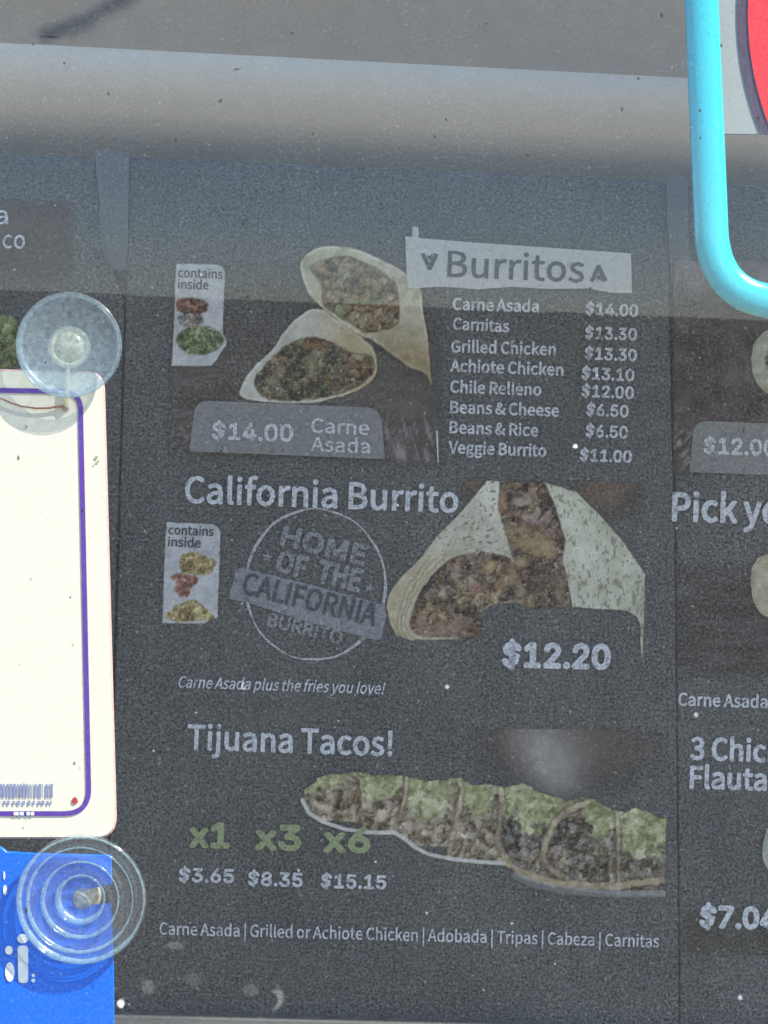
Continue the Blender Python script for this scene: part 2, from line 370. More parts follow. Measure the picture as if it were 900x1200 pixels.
# ------------------------------------------------------------------ lettering
GL = json.loads(r'''{"S":{"!":[44,[[18,30,26,30,28,88,28,102,16,102,16,88],[22,-2,28,1,31,8,28,15,22,17,16,15,13,8,16,1]]],"$":[76,[[34,-17,43,-17,43,-1,60,7,67,25,56,47,35,59,24,74,28,85,39,89,50,86,58,80,65,87,55,95,43,99,43,114,34,114,34,99,18,90,12,73,23,53,43,41,54,24,50,13,37,9,24,12,14,19,8,10,20,2,34,-2]]],"&":[93,[[35,-2,51,1,64,10,76,2,87,-2,90,9,82,12,72,18,82,35,89,54,78,54,72,38,64,24,50,38,38,53,54,65,61,82,56,96,41,102,24,95,18,78,20,67,25,55,11,43,5,26,13,6],[56,16,47,10,37,8,23,13,17,27,21,37,30,46,42,30],[34,61,30,70,29,78,32,89,41,93,48,90,51,82,46,70]]],".":[38,[[19,-2,25,1,28,8,25,15,19,17,13,15,10,8,13,1]]],"0":[76,[[38,-2,54,4,65,21,69,50,65,79,54,96,38,102,21,96,11,79,7,50,11,21,21,4],[38,8,24,18,19,50,24,82,38,92,52,82,57,50,52,18]]],"1":[76,[[12,0,67,0,67,10,47,10,47,100,37,100,28,96,17,93,17,85,34,85,34,10,12,10]]],"2":[76,[[6,0,69,0,69,11,41,11,33,10,25,10,45,31,59,52,64,72,56,94,35,102,18,98,5,87,13,80,22,88,33,92,47,86,52,72,47,54,32,32,6,7]]],"3":[76,[[36,-2,59,6,68,27,62,44,47,52,47,53,60,62,65,77,56,95,35,102,20,98,8,90,14,82,24,89,35,92,47,87,52,76,46,62,24,57,24,47,49,42,55,27,50,14,35,9,21,12,10,20,4,12,17,2]]],"4":[76,[[46,0,58,0,58,28,71,28,71,38,58,38,58,100,44,100,3,36,3,28,46,28],[46,38,16,38,38,72,43,79,47,86,47,86,47,77,46,68]]],"5":[76,[[36,-2,52,2,64,14,68,32,60,57,38,64,30,63,23,60,26,89,64,89,64,100,15,100,12,53,18,49,26,53,35,55,50,49,56,32,50,15,35,9,20,12,10,20,4,11,16,2]]],"6":[76,[[41,-2,61,7,70,31,62,54,42,62,30,59,19,50,23,75,32,88,45,92,54,89,61,84,68,92,58,99,45,102,26,96,13,79,8,48,12,20,24,4],[20,40,30,50,40,53,54,47,58,31,53,14,41,8,26,16]]],"7":[76,[[27,0,40,0,43,35,52,64,69,92,69,100,7,100,7,89,55,89,40,62,31,34]]],"8":[76,[[38,-2,61,6,69,24,64,40,53,50,53,51,61,61,66,75,59,94,38,102,19,94,11,76,15,63,25,53,25,53,12,42,6,25,15,6],[45,54,29,63,22,76,27,88,38,92,51,87,55,74,53,64],[38,8,23,13,17,26,21,39,31,49,50,39,58,24,52,12]]],"9":[76,[[32,-2,50,4,63,22,68,54,64,81,52,97,35,102,14,93,6,69,14,46,34,38,46,41,57,50,53,26,44,12,32,9,22,11,15,16,8,8,18,1],[56,61,46,50,36,47,22,53,18,69,23,86,35,92,50,84]]],"A":[83,[[1,0,13,0,23,31,59,31,69,0,82,0,48,100,34,100],[26,41,31,56,36,73,41,90,41,90,46,73,52,56,56,41]]],"B":[90,[[14,0,46,0,65,3,79,13,83,29,78,46,63,53,63,54,74,62,78,76,68,94,43,100,14,100],[26,58,26,90,42,90,59,86,65,74,60,62,41,58],[26,10,26,48,44,48,64,43,71,30,64,15,44,10]]],"C":[87,[[51,-2,69,2,82,13,75,21,65,12,52,9,35,14,25,28,21,50,25,72,36,86,52,91,64,88,73,81,80,89,68,98,52,102,29,96,14,78,8,50,14,22,29,4]]],"E":[80,[[14,0,73,0,73,11,26,11,26,47,64,47,64,58,26,58,26,89,71,89,71,100,14,100]]],"F":[75,[[14,0,26,0,26,45,65,45,65,56,26,56,26,89,71,89,71,100,14,100]]],"G":[94,[[53,-2,71,2,84,10,84,52,51,52,51,41,72,41,72,15,64,11,54,9,36,14,25,28,21,50,25,72,37,86,54,91,67,88,76,81,83,89,71,98,54,102,30,96,14,78,8,50,14,22,30,4]]],"H":[99,[[14,0,26,0,26,47,73,47,73,0,86,0,86,100,73,100,73,58,26,58,26,100,14,100]]],"I":[40,[[14,0,26,0,26,100,14,100]]],"L":[74,[[14,0,70,0,70,11,26,11,26,100,14,100]]],"M":[111,[[14,0,25,0,25,55,25,70,23,85,24,85,32,62,51,10,59,10,78,62,86,85,87,85,86,70,85,55,85,0,97,0,97,100,82,100,63,47,59,36,56,26,55,26,52,36,48,47,29,100,14,100]]],"N":[99,[[14,0,26,0,26,53,25,68,24,84,25,84,35,63,72,0,85,0,85,100,73,100,73,48,73,32,75,16,74,16,63,37,27,100,14,100]]],"O":[101,[[51,-2,73,5,88,23,93,50,88,78,73,96,51,102,28,96,13,78,8,50,13,23,28,5],[51,9,35,14,25,29,21,50,25,72,35,86,51,91,66,86,77,72,80,50,77,29,66,14]]],"P":[86,[[14,0,26,0,26,40,43,40,62,43,75,53,80,71,75,88,62,97,42,100,14,100],[26,50,26,90,41,90,60,86,67,71,61,55,41,50]]],"R":[87,[[26,53,26,90,43,90,61,86,67,72,61,57,43,53],[69,0,83,0,57,44,74,53,80,72,70,94,45,100,14,100,14,0,26,0,26,42,44,42]]],"T":[82,[[35,0,47,0,47,89,77,89,77,100,4,100,4,89,35,89]]],"U":[98,[[49,-2,68,2,80,16,85,41,85,100,73,100,73,41,66,16,49,9,33,16,26,41,26,100,13,100,13,41,18,16,31,2]]],"V":[78,[[32,0,47,0,78,100,66,100,50,46,45,29,40,13,39,13,34,29,30,46,13,100,0,100]]],"a":[77,[[30,-2,43,1,54,9,55,9,56,0,66,0,66,46,60,68,40,76,24,73,11,66,16,58,26,63,38,66,50,60,53,47,28,42,13,33,8,19,14,4],[33,8,24,11,20,20,27,32,53,39,53,18,43,11]]],"b":[84,[[45,-2,61,3,73,17,77,38,74,58,64,71,48,76,36,73,25,66,25,79,25,109,13,109,13,0,23,0,24,8,24,8,34,1],[43,9,35,10,25,16,25,55,35,63,45,65,60,58,64,38,58,17]]],"c":[70,[[42,-2,55,1,66,8,60,16,52,11,43,9,26,16,20,37,27,58,43,65,51,64,58,59,64,67,55,73,43,76,25,71,12,58,7,37,12,16,24,3]]],"d":[85,[[38,-2,50,1,60,9,61,9,62,0,72,0,72,109,59,109,59,80,60,67,51,74,39,76,23,71,12,58,7,37,11,16,22,3],[41,9,25,16,20,37,26,58,41,65,50,64,59,58,59,19,50,11]]],"e":[76,[[43,-2,56,0,67,6,62,14,54,10,44,8,27,15,19,34,69,34,70,41,62,67,40,76,24,71,12,58,7,37,12,16,25,3],[19,43,27,60,41,66,54,60,59,43]]],"f":[44,[[5,64,15,64,15,0,27,0,27,64,43,64,43,74,27,74,27,86,30,97,38,100,42,100,46,98,49,108,43,110,36,110,20,104,15,86,15,74,5,73]]],"g":[77,[[38,-34,65,-26,75,-8,69,5,49,9,35,9,24,11,22,17,23,22,26,26,32,24,37,23,57,30,65,49,63,58,59,65,74,65,74,74,48,74,43,75,37,76,18,69,10,50,13,38,19,30,19,29,14,23,11,15,13,8,18,3,18,2,10,-5,7,-14,15,-29],[37,32,26,37,22,50,26,62,37,67,49,62,53,50,49,37],[39,-26,24,-22,18,-13,20,-6,25,0,30,-1,35,-1,48,-1,59,-3,63,-11,56,-21]]],"h":[83,[[13,0,25,0,25,54,35,62,45,65,56,60,59,45,59,0,72,0,72,47,66,69,49,76,36,72,25,64,25,79,25,109,13,109]]],"i":[38,[[13,0,25,0,25,74,13,74],[19,89,25,92,27,98,25,103,19,106,13,103,11,98,13,92]]],"j":[38,[[5,-33,20,-26,25,-8,25,74,13,74,13,-8,11,-19,4,-23,0,-23,-4,-22,-6,-31,-1,-32],[19,89,25,92,27,98,25,103,19,106,13,103,11,98,13,92]]],"k":[75,[[13,0,25,0,25,20,39,36,60,0,74,0,46,44,71,74,57,74,25,35,25,35,25,109,13,109]]],"l":[39,[[26,-2,30,-1,33,-1,31,9,29,9,26,10,25,14,25,109,13,109,13,15,16,3]]],"n":[83,[[13,0,25,0,25,54,35,62,45,65,56,60,59,45,59,0,72,0,72,47,66,69,49,76,36,72,24,63,24,63,23,74,13,74]]],"o":[83,[[41,-2,58,3,71,16,76,37,71,58,58,71,41,76,24,71,12,58,7,37,12,16,24,3],[41,9,26,16,20,37,26,58,41,65,57,58,63,37,57,16]]],"p":[85,[[13,-31,25,-31,25,-6,25,7,35,0,45,-2,61,3,73,17,77,38,74,58,64,71,48,76,35,73,24,65,24,65,23,74,13,74],[43,9,35,10,25,16,25,55,35,63,45,65,60,58,64,38,58,17]]],"r":[53,[[13,0,25,0,25,48,34,61,44,65,48,64,51,64,53,74,50,76,45,76,34,72,24,61,24,61,23,74,13,74]]],"s":[64,[[32,-2,52,5,59,20,52,35,36,43,25,48,20,56,24,63,34,66,43,64,51,60,57,68,47,73,34,76,15,70,8,55,15,41,30,34,42,28,47,20,43,11,32,8,20,10,10,17,4,8,17,1]]],"t":[51,[[36,-2,43,-1,50,1,47,10,43,9,39,8,30,12,27,23,27,64,47,64,47,74,27,74,27,95,17,95,15,74,4,73,4,64,15,64,15,23,19,5]]],"u":[83,[[34,-2,48,2,59,12,59,12,60,0,70,0,70,74,58,74,58,22,48,12,38,9,27,14,24,29,24,74,11,74,11,27,17,6]]],"v":[71,[[29,0,43,0,69,74,57,74,43,32,40,21,36,10,35,10,29,32,15,74,2,74]]],"x":[68,[[2,0,15,0,25,17,29,24,33,31,33,31,37,24,41,17,52,0,66,0,41,37,64,74,51,74,42,58,35,45,35,45,31,52,27,58,17,74,4,74,26,39]]],"y":[71,[[14,-32,31,-25,41,-6,69,74,57,74,44,33,38,12,37,12,33,23,30,33,15,74,2,74,32,0,30,-6,23,-17,13,-22,10,-21,8,-20,5,-30,9,-32]]],"z":[65,[[5,0,61,0,61,10,20,10,60,67,60,74,9,74,9,64,44,64,5,7]]],"|":[37,[[14,-38,23,-38,23,114,14,114]]]},"I":{"$":[87,[[39,-14,39,113,47,113,47,-14],[43,-2,33,-1,25,2,18,6,12,12,9,19,7,26,20,26,21,21,24,17,28,14,32,11,38,10,43,10,50,10,55,12,60,14,64,18,66,22,67,27,66,31,64,35,61,37,57,40,53,42,47,43,36,46,25,51,17,56,12,63,10,72,11,80,15,87,20,92,27,97,35,99,44,100,53,99,61,97,68,92,73,87,76,81,78,73,65,73,63,80,59,85,52,88,44,89,38,88,32,87,28,84,25,81,23,77,22,73,23,68,25,65,29,62,33,60,37,58,41,57,51,54,56,53,60,51,65,49,70,46,73,43,77,38,79,33,79,27,78,19,75,12,70,7,63,2,54,-1]]],".":[36,[[18,-1,15,0,12,2,10,5,10,8,10,11,12,14,15,16,18,17,22,16,25,14,27,11,27,8,27,5,25,2,22,0]]],"0":[88,[[44,-1,34,0,25,5,18,12,13,22,11,30,10,39,9,49,10,59,11,69,13,77,18,87,25,94,34,98,44,100,54,98,63,94,69,87,75,77,77,69,78,59,79,49,78,39,77,30,75,22,70,12,63,5,54,0],[44,10,51,11,56,14,61,20,64,28,66,38,67,49,66,61,64,71,61,79,56,84,51,88,44,89,37,88,32,84,27,79,24,71,22,61,21,49,22,38,24,28,27,20,32,14,37,11]]],"1":[88,[[15,0,15,11,76,11,76,0],[54,99,54,0,41,0,41,87,41,87,17,69,17,83,38,99]]],"2":[88,[[12,0,12,9,45,44,51,50,55,55,58,59,60,63,62,68,62,72,62,77,60,81,57,85,53,87,48,89,43,89,38,89,33,87,30,84,27,80,25,76,25,70,13,70,14,79,17,86,21,92,28,96,35,99,44,100,52,99,59,96,65,92,70,86,73,80,74,72,73,67,72,62,69,56,65,50,59,43,52,35,30,12,30,11,75,11,75,0]]],"3":[88,[[42,-1,34,-1,26,2,19,6,14,11,10,18,8,26,21,26,22,21,25,17,28,14,32,11,37,10,42,10,48,10,53,12,58,14,61,18,63,23,64,28,63,33,61,38,58,42,53,45,47,47,39,48,30,48,30,58,56,87,56,88,14,88,14,99,72,99,72,89,41,54,41,56,51,56,60,54,67,49,72,43,75,36,76,28,75,20,72,13,67,7,60,2,52,0]]],"4":[88,[[8,20,8,31,48,99,60,99,21,32,21,32,80,32,80,20],[55,0,55,24,55,28,55,62,66,62,66,0]]],"5":[88,[[43,-1,35,0,27,2,21,6,16,12,13,18,12,25,24,25,25,21,27,17,30,14,34,12,38,10,43,10,49,10,54,12,58,16,61,20,63,26,64,31,63,37,61,43,58,47,53,51,48,53,42,54,37,53,32,52,28,50,25,48,13,49,19,99,71,99,71,88,29,88,26,58,26,58,30,61,34,63,39,64,45,65,51,64,57,62,62,59,67,55,71,50,73,45,75,39,76,32,75,23,72,15,66,8,60,3,52,0]]],"6":[88,[[44,-1,35,0,28,3,21,8,16,14,13,22,12,31,13,39,15,46,20,55,27,66,49,99,62,99,29,51,28,51,30,53,32,56,35,58,38,60,42,61,46,61,54,60,61,57,67,53,72,47,74,39,75,30,74,22,71,14,66,8,60,3,53,0],[44,9,49,10,54,12,58,15,61,20,63,25,64,30,63,36,61,41,58,46,54,49,49,51,44,51,38,51,34,49,30,46,27,41,25,36,24,31,25,25,27,20,30,15,34,12,38,10]]],"7":[88,[[19,0,63,87,63,88,12,88,12,99,76,99,76,87,32,0]]],"8":[88,[[44,-1,35,0,26,2,20,6,14,12,11,19,10,26,11,32,13,38,16,43,20,47,24,50,30,51,30,52,23,55,18,60,15,66,14,74,15,81,18,87,22,93,28,97,36,99,44,100,52,99,59,97,65,93,70,87,73,81,74,74,73,66,70,60,65,55,58,52,58,51,63,50,68,47,72,43,75,38,77,32,78,26,77,19,73,12,68,6,61,2,53,0],[44,10,50,10,55,12,59,14,63,18,65,22,65,27,65,32,63,37,59,40,55,43,50,45,44,46,38,45,33,43,28,40,25,37,23,32,22,27,23,22,25,18,28,14,32,12,38,10],[44,56,49,57,53,58,57,61,60,64,61,68,62,73,61,77,60,81,57,85,53,87,49,89,44,89,39,89,34,87,31,85,28,81,26,77,26,73,26,68,28,64,31,61,34,58,39,57]]],"9":[88,[[44,100,53,99,60,96,67,91,71,84,74,76,75,67,75,60,72,52,68,43,61,33,39,0,25,0,58,48,60,48,58,45,56,43,53,41,50,39,46,38,42,38,34,39,27,42,21,46,16,52,13,60,12,68,13,77,16,85,21,91,28,96,35,99],[44,89,39,89,34,87,30,83,27,79,25,74,24,68,25,62,27,57,30,53,34,50,39,48,44,47,49,48,54,50,58,53,61,57,63,62,64,68,63,74,61,79,58,83,54,87,49,89]]],"x":[73,[[4,0,33,42,33,33,6,74,19,74,29,59,32,54,35,49,37,44,40,40,34,40,37,44,39,49,42,54,45,59,55,74,68,74,40,33,40,42,69,0,56,0,45,17,42,22,39,26,36,31,34,35,40,35,37,31,35,26,32,22,29,17,18,0]]]}}''')

def glyph_mesh(s, fam='S', track=0.0):
    cu = bpy.data.curves.new('lettering', 'CURVE'); cu.dimensions = '2D'; cu.fill_mode = 'BOTH'
    x = 0.0
    for ch in s:
        if ch == ' ': x += 26 + track; continue
        adv, polys = GL[fam].get(ch) or GL['S'][ch]
        for p in polys:
            n = len(p) // 2
            sp = cu.splines.new('POLY'); sp.points.add(n - 1); sp.use_cyclic_u = True
            for i in range(n): sp.points[i].co = (x + p[2 * i], p[2 * i + 1], 0, 1)
        x += adv + track
    o = bpy.data.objects.new('lettering', cu)
    me = bpy.data.meshes.new_from_object(o)
    V = np.zeros(len(me.vertices) * 3); me.vertices.foreach_get('co', V); V = V.reshape(-1, 3)[:, :2]
    F = [list(p.vertices) for p in me.polygons]
    bpy.data.objects.remove(o); bpy.data.curves.remove(cu); bpy.data.meshes.remove(me)
    return V, F

def text(lines, name, mat, parent, w, fam='S', bold=0.0, shear=0.0, label=None):
    """lines: (string, left px, left baseline py, right px, right baseline py, capital height px); one mesh of printed letters."""
    AV, AF = [], []
    for (s, x0, y0, x1, y1, cap) in lines:
        V, F = glyph_mesh(s, fam)
        lo, hi = V[:, 0].min(), V[:, 0].max()
        L = math.hypot(x1 - x0, y1 - y0); ux, uy = (x1 - x0) / L, (y1 - y0) / L
        kx, ky = L / (hi - lo), cap / 100.0
        bx = bold * cap
        strikes = [(0, 0)] if bold == 0 else [(bx * math.cos(a), bx * math.sin(a)) for a in np.arange(8) * math.pi / 4]
        for q, (dx, dy) in enumerate(strikes):
            X = (V[:, 0] - lo) * kx + V[:, 1] * ky * shear + dx; Y = V[:, 1] * ky + dy
            W = PV(x0 + X * ux + Y * uy, y0 + X * uy - Y * ux, w + q * 0.00002)
            b = len(AV); AV += [tuple(r) for r in W]; AF += [[b + i for i in f] for f in F]
    return mesh(name, AV, AF, mat, parent, label=label)

# ------------------------------------------------------------------ painting printed pictures
RS = np.random.RandomState(7)
def vnoise(X, Y, scale, seed):
    r = np.random.RandomState(seed); T = r.rand(64, 64)
    x, y = X / scale, Y / scale; i, j = np.floor(x).astype(int), np.floor(y).astype(int); fx, fy = x - i, y - j
    fx, fy = fx * fx * (3 - 2 * fx), fy * fy * (3 - 2 * fy)
    g = lambda a, b: T[a % 64, b % 64]
    return (g(i, j) * (1 - fx) + g(i + 1, j) * fx) * (1 - fy) + (g(i, j + 1) * (1 - fx) + g(i + 1, j + 1) * fx) * fy
def fbm(X, Y, scale, seed, oct=4):
    s = 0; a = 1; t = 0
    for k in range(oct): s = s + a * vnoise(X, Y, scale / 2 ** k, seed + k * 11); t += a; a *= 0.6
    return s / t
def worley(X, Y, scale, seed):
    r = np.random.RandomState(seed); T = r.rand(64, 64, 3)
    x, y = X / scale, Y / scale; i, j = np.floor(x).astype(int), np.floor(y).astype(int)
    best = np.full(X.shape, 9.0); sec = np.full(X.shape, 9.0); idv = np.zeros(X.shape); up = np.zeros(X.shape)
    for a in (-1, 0, 1):
        for b in (-1, 0, 1):
            q = T[(i + a) % 64, (j + b) % 64]
            d = np.hypot(i + a + q[..., 0] - x, j + b + q[..., 1] - y)
            nb = d < best
            sec = np.where(nb, best, np.minimum(sec, d)); idv = np.where(nb, q[..., 2], idv); best = np.where(nb, d, best)
            up = np.where(nb, 0.5 * (i + a + q[..., 0] - x) + 0.85 * (j + b + q[..., 1] - y), up)
    return best, sec - best, idv, up

class Canvas:
    def __init__(s, x0, y0, x1, y1, step):
        s.nx, s.ny = int((x1 - x0) / step) + 1, int((y1 - y0) / step) + 1
        s.X, s.Y = np.meshgrid(np.linspace(x0, x1, s.nx), np.linspace(y0, y1, s.ny))
        s.rgb = np.zeros(s.X.shape + (3,)) + 75; s.a = np.zeros(s.X.shape)
    def sdf(s, pts):
        """Signed distance to a closed smooth outline, inside positive."""
        p = np.array(pts, float); d = np.full(s.X.shape, 1e9); ins = np.zeros(s.X.shape, bool)
        for i in range(len(p)):
            a, b = p[i], p[(i + 1) % len(p)]; ab = b - a; L = max(1e-9, ab @ ab)
            t = np.clip(((s.X - a[0]) * ab[0] + (s.Y - a[1]) * ab[1]) / L, 0, 1)
            d = np.minimum(d, np.hypot(s.X - a[0] - t * ab[0], s.Y - a[1] - t * ab[1]))
            if a[1] != b[1]:
                c = (a[1] > s.Y) != (b[1] > s.Y)
                ins ^= c & (s.X < (b[0] - a[0]) * (s.Y - a[1]) / (b[1] - a[1]) + a[0])
        return np.where(ins, d, -d)
    def line(s, pts):
        p = np.array(pts, float); d = np.full(s.X.shape, 1e9)
        for a, b in zip(p[:-1], p[1:]):
            ab = b - a; t = np.clip(((s.X - a[0]) * ab[0] + (s.Y - a[1]) * ab[1]) / max(1e-9, ab @ ab), 0, 1)
            d = np.minimum(d, np.hypot(s.X - a[0] - t * ab[0], s.Y - a[1] - t * ab[1]))
        return d
    def warp(s, amp, scale, seed):
        return (fbm(s.X, s.Y, scale, seed) - 0.5) * 2 * amp
    def fill(s, mask, col, cover=True):
        mask = np.clip(mask, 0, 1)[..., None]
        s.rgb = s.rgb * (1 - mask) + np.asarray(col, float) * mask
        if cover: s.a = np.maximum(s.a, mask[..., 0])
    def build(s, name, parent, w, label=None, mat=None, raw=False):
        V = PV(s.X.ravel(), s.Y.ravel(), w)
        al = s.a.ravel(); idx = np.arange(s.nx * s.ny).reshape(s.ny, s.nx)
        q = np.stack([idx[1:, :-1], idx[1:, 1:], idx[:-1, 1:], idx[:-1, :-1]], -1).reshape(-1, 4)
        q = q[al[q].max(1) > 0.02]
        use = np.unique(q); rm = np.full(len(V), -1); rm[use] = np.arange(len(use))
        o = mesh(name, V[use], rm[q].tolist(), mat or M['picture'], parent, label=label)
        col = np.ones((len(use), 4)); c = s.rgb.reshape(-1, 3)[use]
        col[:, :3] = c if raw else ink(c); col[:, 3] = al[use]
        at = o.data.color_attributes.new('ink', 'FLOAT_COLOR', 'POINT'); at.data.foreach_set('color', col.ravel())
        return o

def smooth_poly(pts, n=4):
    p = [np.array(q, float) for q in pts]; out = []
    for i in range(len(p)):
        a, b, c, d = p[i - 1], p[i], p[(i + 1) % len(p)], p[(i + 2) % len(p)]
        for k in range(n):
            t = k / n
            out.append(0.5 * ((2 * b) + (c - a) * t + (2 * a - 5 * b + 4 * c - d) * t * t + (3 * b - a - 3 * c + d) * t ** 3))
    return out
def zm(pts, ox, oy, k): return [(ox + k * x, oy + k * y) for x, y in pts]
E0 = lambda d, s=1.2: np.clip(d / s + 0.5, 0, 1)

def meat(cv, mask, seed, pal, scale=11):
    """Chopped filling: lumps of several colours with dark gaps and pale glints."""
    X, Y = cv.X + cv.warp(9, 16, seed), cv.Y + cv.warp(9, 16, seed + 3)
    pal = np.array(pal, float); n = len(pal)
    wt = np.stack([np.exp(7.0 * (fbm(X, Y, scale * 1.5, seed + 7 * k, 4) - 0.5) * 2) for k in range(n)], -1)
    c = (wt[..., None] * pal).sum(2) / wt.sum(-1)[..., None]
    b, g, idv, up = worley(X + cv.warp(7, 7, seed + 41), Y + cv.warp(7, 7, seed + 43), scale * 1.25, seed + 5)
    rid = 1 - np.abs(fbm(X, Y, scale * 0.9, seed + 51, 3) - 0.5) * 2
    sh = 0.99 + 0.24 * (np.clip(g / 0.25, 0, 1) - 0.7) + 0.30 * np.clip(up, -0.6, 0.6) + (fbm(cv.X, cv.Y, 5, seed + 21) - 0.5) * 0.6 - np.clip((rid - 0.86) / 0.14, 0, 1) * 0.2 + (idv - 0.5) * 0.30
    c = c * np.clip(sh, 0.62, 1.4)[..., None] * np.array((0.965, 1.02, 0.98))
    gl = np.clip((fbm(cv.X, cv.Y, 5, seed + 31) - 0.70) / 0.1, 0, 1)[..., None] * 0.7
    c = c * (1 - gl) + np.array((158, 158, 146)) * gl
    cv.fill(mask, c)

# ------------------------------------------------------------------ the setting behind the glass
GF, GB = 0.400, 0.395            # front and back of the pane
G = GB
g = bpy.data.meshes.new('ground')
bm = bmesh.new()
for s in (1,):
    vs_ = [bm.verts.new(q) for q in ((-1500, -1500, 0), (1500, -1500, 0), (1500, 1500, 0), (-1500, 1500, 0))]
    bm.faces.new(vs_)
bm.to_mesh(g); bm.free(); g.materials.append(M['asphalt'])
go = bpy.data.objects.new('ground', g); C.objects.link(go); go['kind'] = 'structure'

V, F = slab([(-1.1, -0.9), (1.1, -0.9), (1.1, 0.95), (-1.1, 0.95)], -0.16, -0.082)
wall = mesh('back_wall', V, F, M['wall'], label='brown-grey plaster wall above and behind the dark menu board', cat='wall')
V, F = slab([(-1.1, 0.60), (1.8, 0.60), (1.8, 0.95), (-1.1, 0.95)], -0.080, 0.41)  # unseen slab added to keep direct sun off the board
mesh('sunshade_slab', V, F, M['sunshade'], label='grey soffit slab, unseen, added to keep sun off the menu board', cat='sunshade')

# pale fascia over the panels: upright at the top, then curving back behind the panels' top edges
rl = thing('header_rail', 'pale grey rounded rail running along the top of the menu board', 'rail', P(450, 130, 0.02))
WB = -0.075
ta, tb = P(0, 50, 0.03), P(780, 90, 0.03); ba, bb = P(0, 204, WB), P(780, 236, WB)
prof = [(0.0, WB - 0.004)] + [(q / 60, 0.03 - (0.03 - WB) * max(0.0, (q / 60 - 0.06) / 0.94) ** 2.1) for q in range(61)] + [(1.0, WB - 0.004)]
V = []; F = []
for U in (-1.05, 1.05):
    for f, w in prof:
        vt = ta.y + (tb.y - ta.y) * (U - ta.x) / (tb.x - ta.x); vb = ba.y + (bb.y - ba.y) * (U - ba.x) / (bb.x - ba.x)
        V.append((U, vt + (vb - vt) * f, w))
n = len(prof)
for i in range(n):
    j = (i + 1) % n; F.append([i, j, n + j, n + i])
F += [list(range(n))[::-1], [n + i for i in range(n)]]
mesh('rail_body', V, F, M['rail'], rl)
for (a, b, c, d, lab) in (((111, 176), (151, 178), (149, 350), (124, 348), 'narrow grey strap added for the paler upper gap between the left and middle menu panels'),
                          ((781, 204), (806, 206), (808, 362), (788, 361), 'narrow grey strap beside the cyan tube, added for the paler upper gap between the middle and right menu panels')):
    q = [a, b, c, d]; V = []
    for k in range(9):
        t = k / 8; w1 = 0.0085 - 0.0095 * max(0, t - 0.35) / 0.65
        for (s, o_) in ((a, d), (b, c)):
            p = P(s[0] + (o_[0] - s[0]) * t, s[1] + (o_[1] - s[1]) * t, w1); V += [p, (p.x, p.y, w1 - 0.002)]
    F = []
    for k in range(8):
        i = 4 * k; j = i + 4
        F += [[i, j, j + 2, i + 2], [i + 1, i + 3, j + 3, j + 1], [i, i + 1, j + 1, j], [i + 2, j + 2, j + 3, i + 3]]
    F += [[0, 2, 3, 1], [32, 33, 35, 34]]  # strip added for the pale upper gap, bent back to fade downward
    mesh('gap_strip', V, F, M['strip'], label=lab, cat='strip', group='strips added for the paler gaps between the menu panels')
V, F = slab([(-1.0, P(450, 1260)[1]), (1.0, P(450, 1260)[1]), (1.0, P(450, 330)[1]), (-1.0, P(450, 330)[1])], -0.0010, 0.0020)
mesh('backing_sheet', V, F, M['gap'], label='dark backing sheet showing in the narrow gaps between the menu panels', cat='backing')
V, F = pxslab([(-400, 1180), (135, 1190), (487, 1199), (1300, 1222), (1300, 1300), (-400, 1300)], -0.008, 0.016, 0.001)
mesh('board_ledge', V, F, M['ledge'], label='grey ledge under the menu panels at the bottom edge of the view', cat='ledge')

# ------------------------------------------------------------------ middle menu panel
GRP = 'dark menu panels of the board'
PF = 0.004
mid = thing('menu_panel', 'dark menu panel in the middle headed Burritos, with California Burrito and Tijuana Tacos', 'menu board', P(455, 1195, -0.002), GRP)
V, F = pxslab(rounded([(152, 183), (781, 212), (791.6, 700), (796, 1230), (122, 1215), (138, 700)], 4), -0.008, PF, 0.0008)
mesh('board', V, F, M['panel'], mid)
w0 = PF + 0.0004

# first row
cv = Canvas(196, 280, 522, 550, 2.4)
X, Y = cv.X, cv.Y
d = cv.sdf([(203, 300), (516, 318), (514, 545), (197, 530)])
gr = fbm(X * 0.5 + Y * 0.1, Y * 2.2, 26, 3)
base = np.array((90, 91, 91)) + (gr[..., None] - 0.5) * 46
scr = np.clip((vnoise(X - Y * 0.25, Y * 0.12, 3.2, 5) - 0.62) / 0.2, 0, 1) * np.clip((Y - 478) / 18, 0, 1) * np.clip((X - 440) / 10, 0, 1)
base = base + scr[..., None] * 52
scr = np.clip((vnoise(X + Y * 0.7, Y * 0.3 - X * 0.2, 3.2, 8) - 0.6) / 0.2, 0, 1) * np.clip((Y - 495) / 18, 0, 1) * np.clip((226 - X) / 8, 0, 1)
base = base + scr[..., None] * 40
cv.fill(E0(d, 14) * (0.2 + 0.5 * np.clip((Y - 330) / 120, 0, 1)), base)
cv.build('picture_ground', mid, w0)

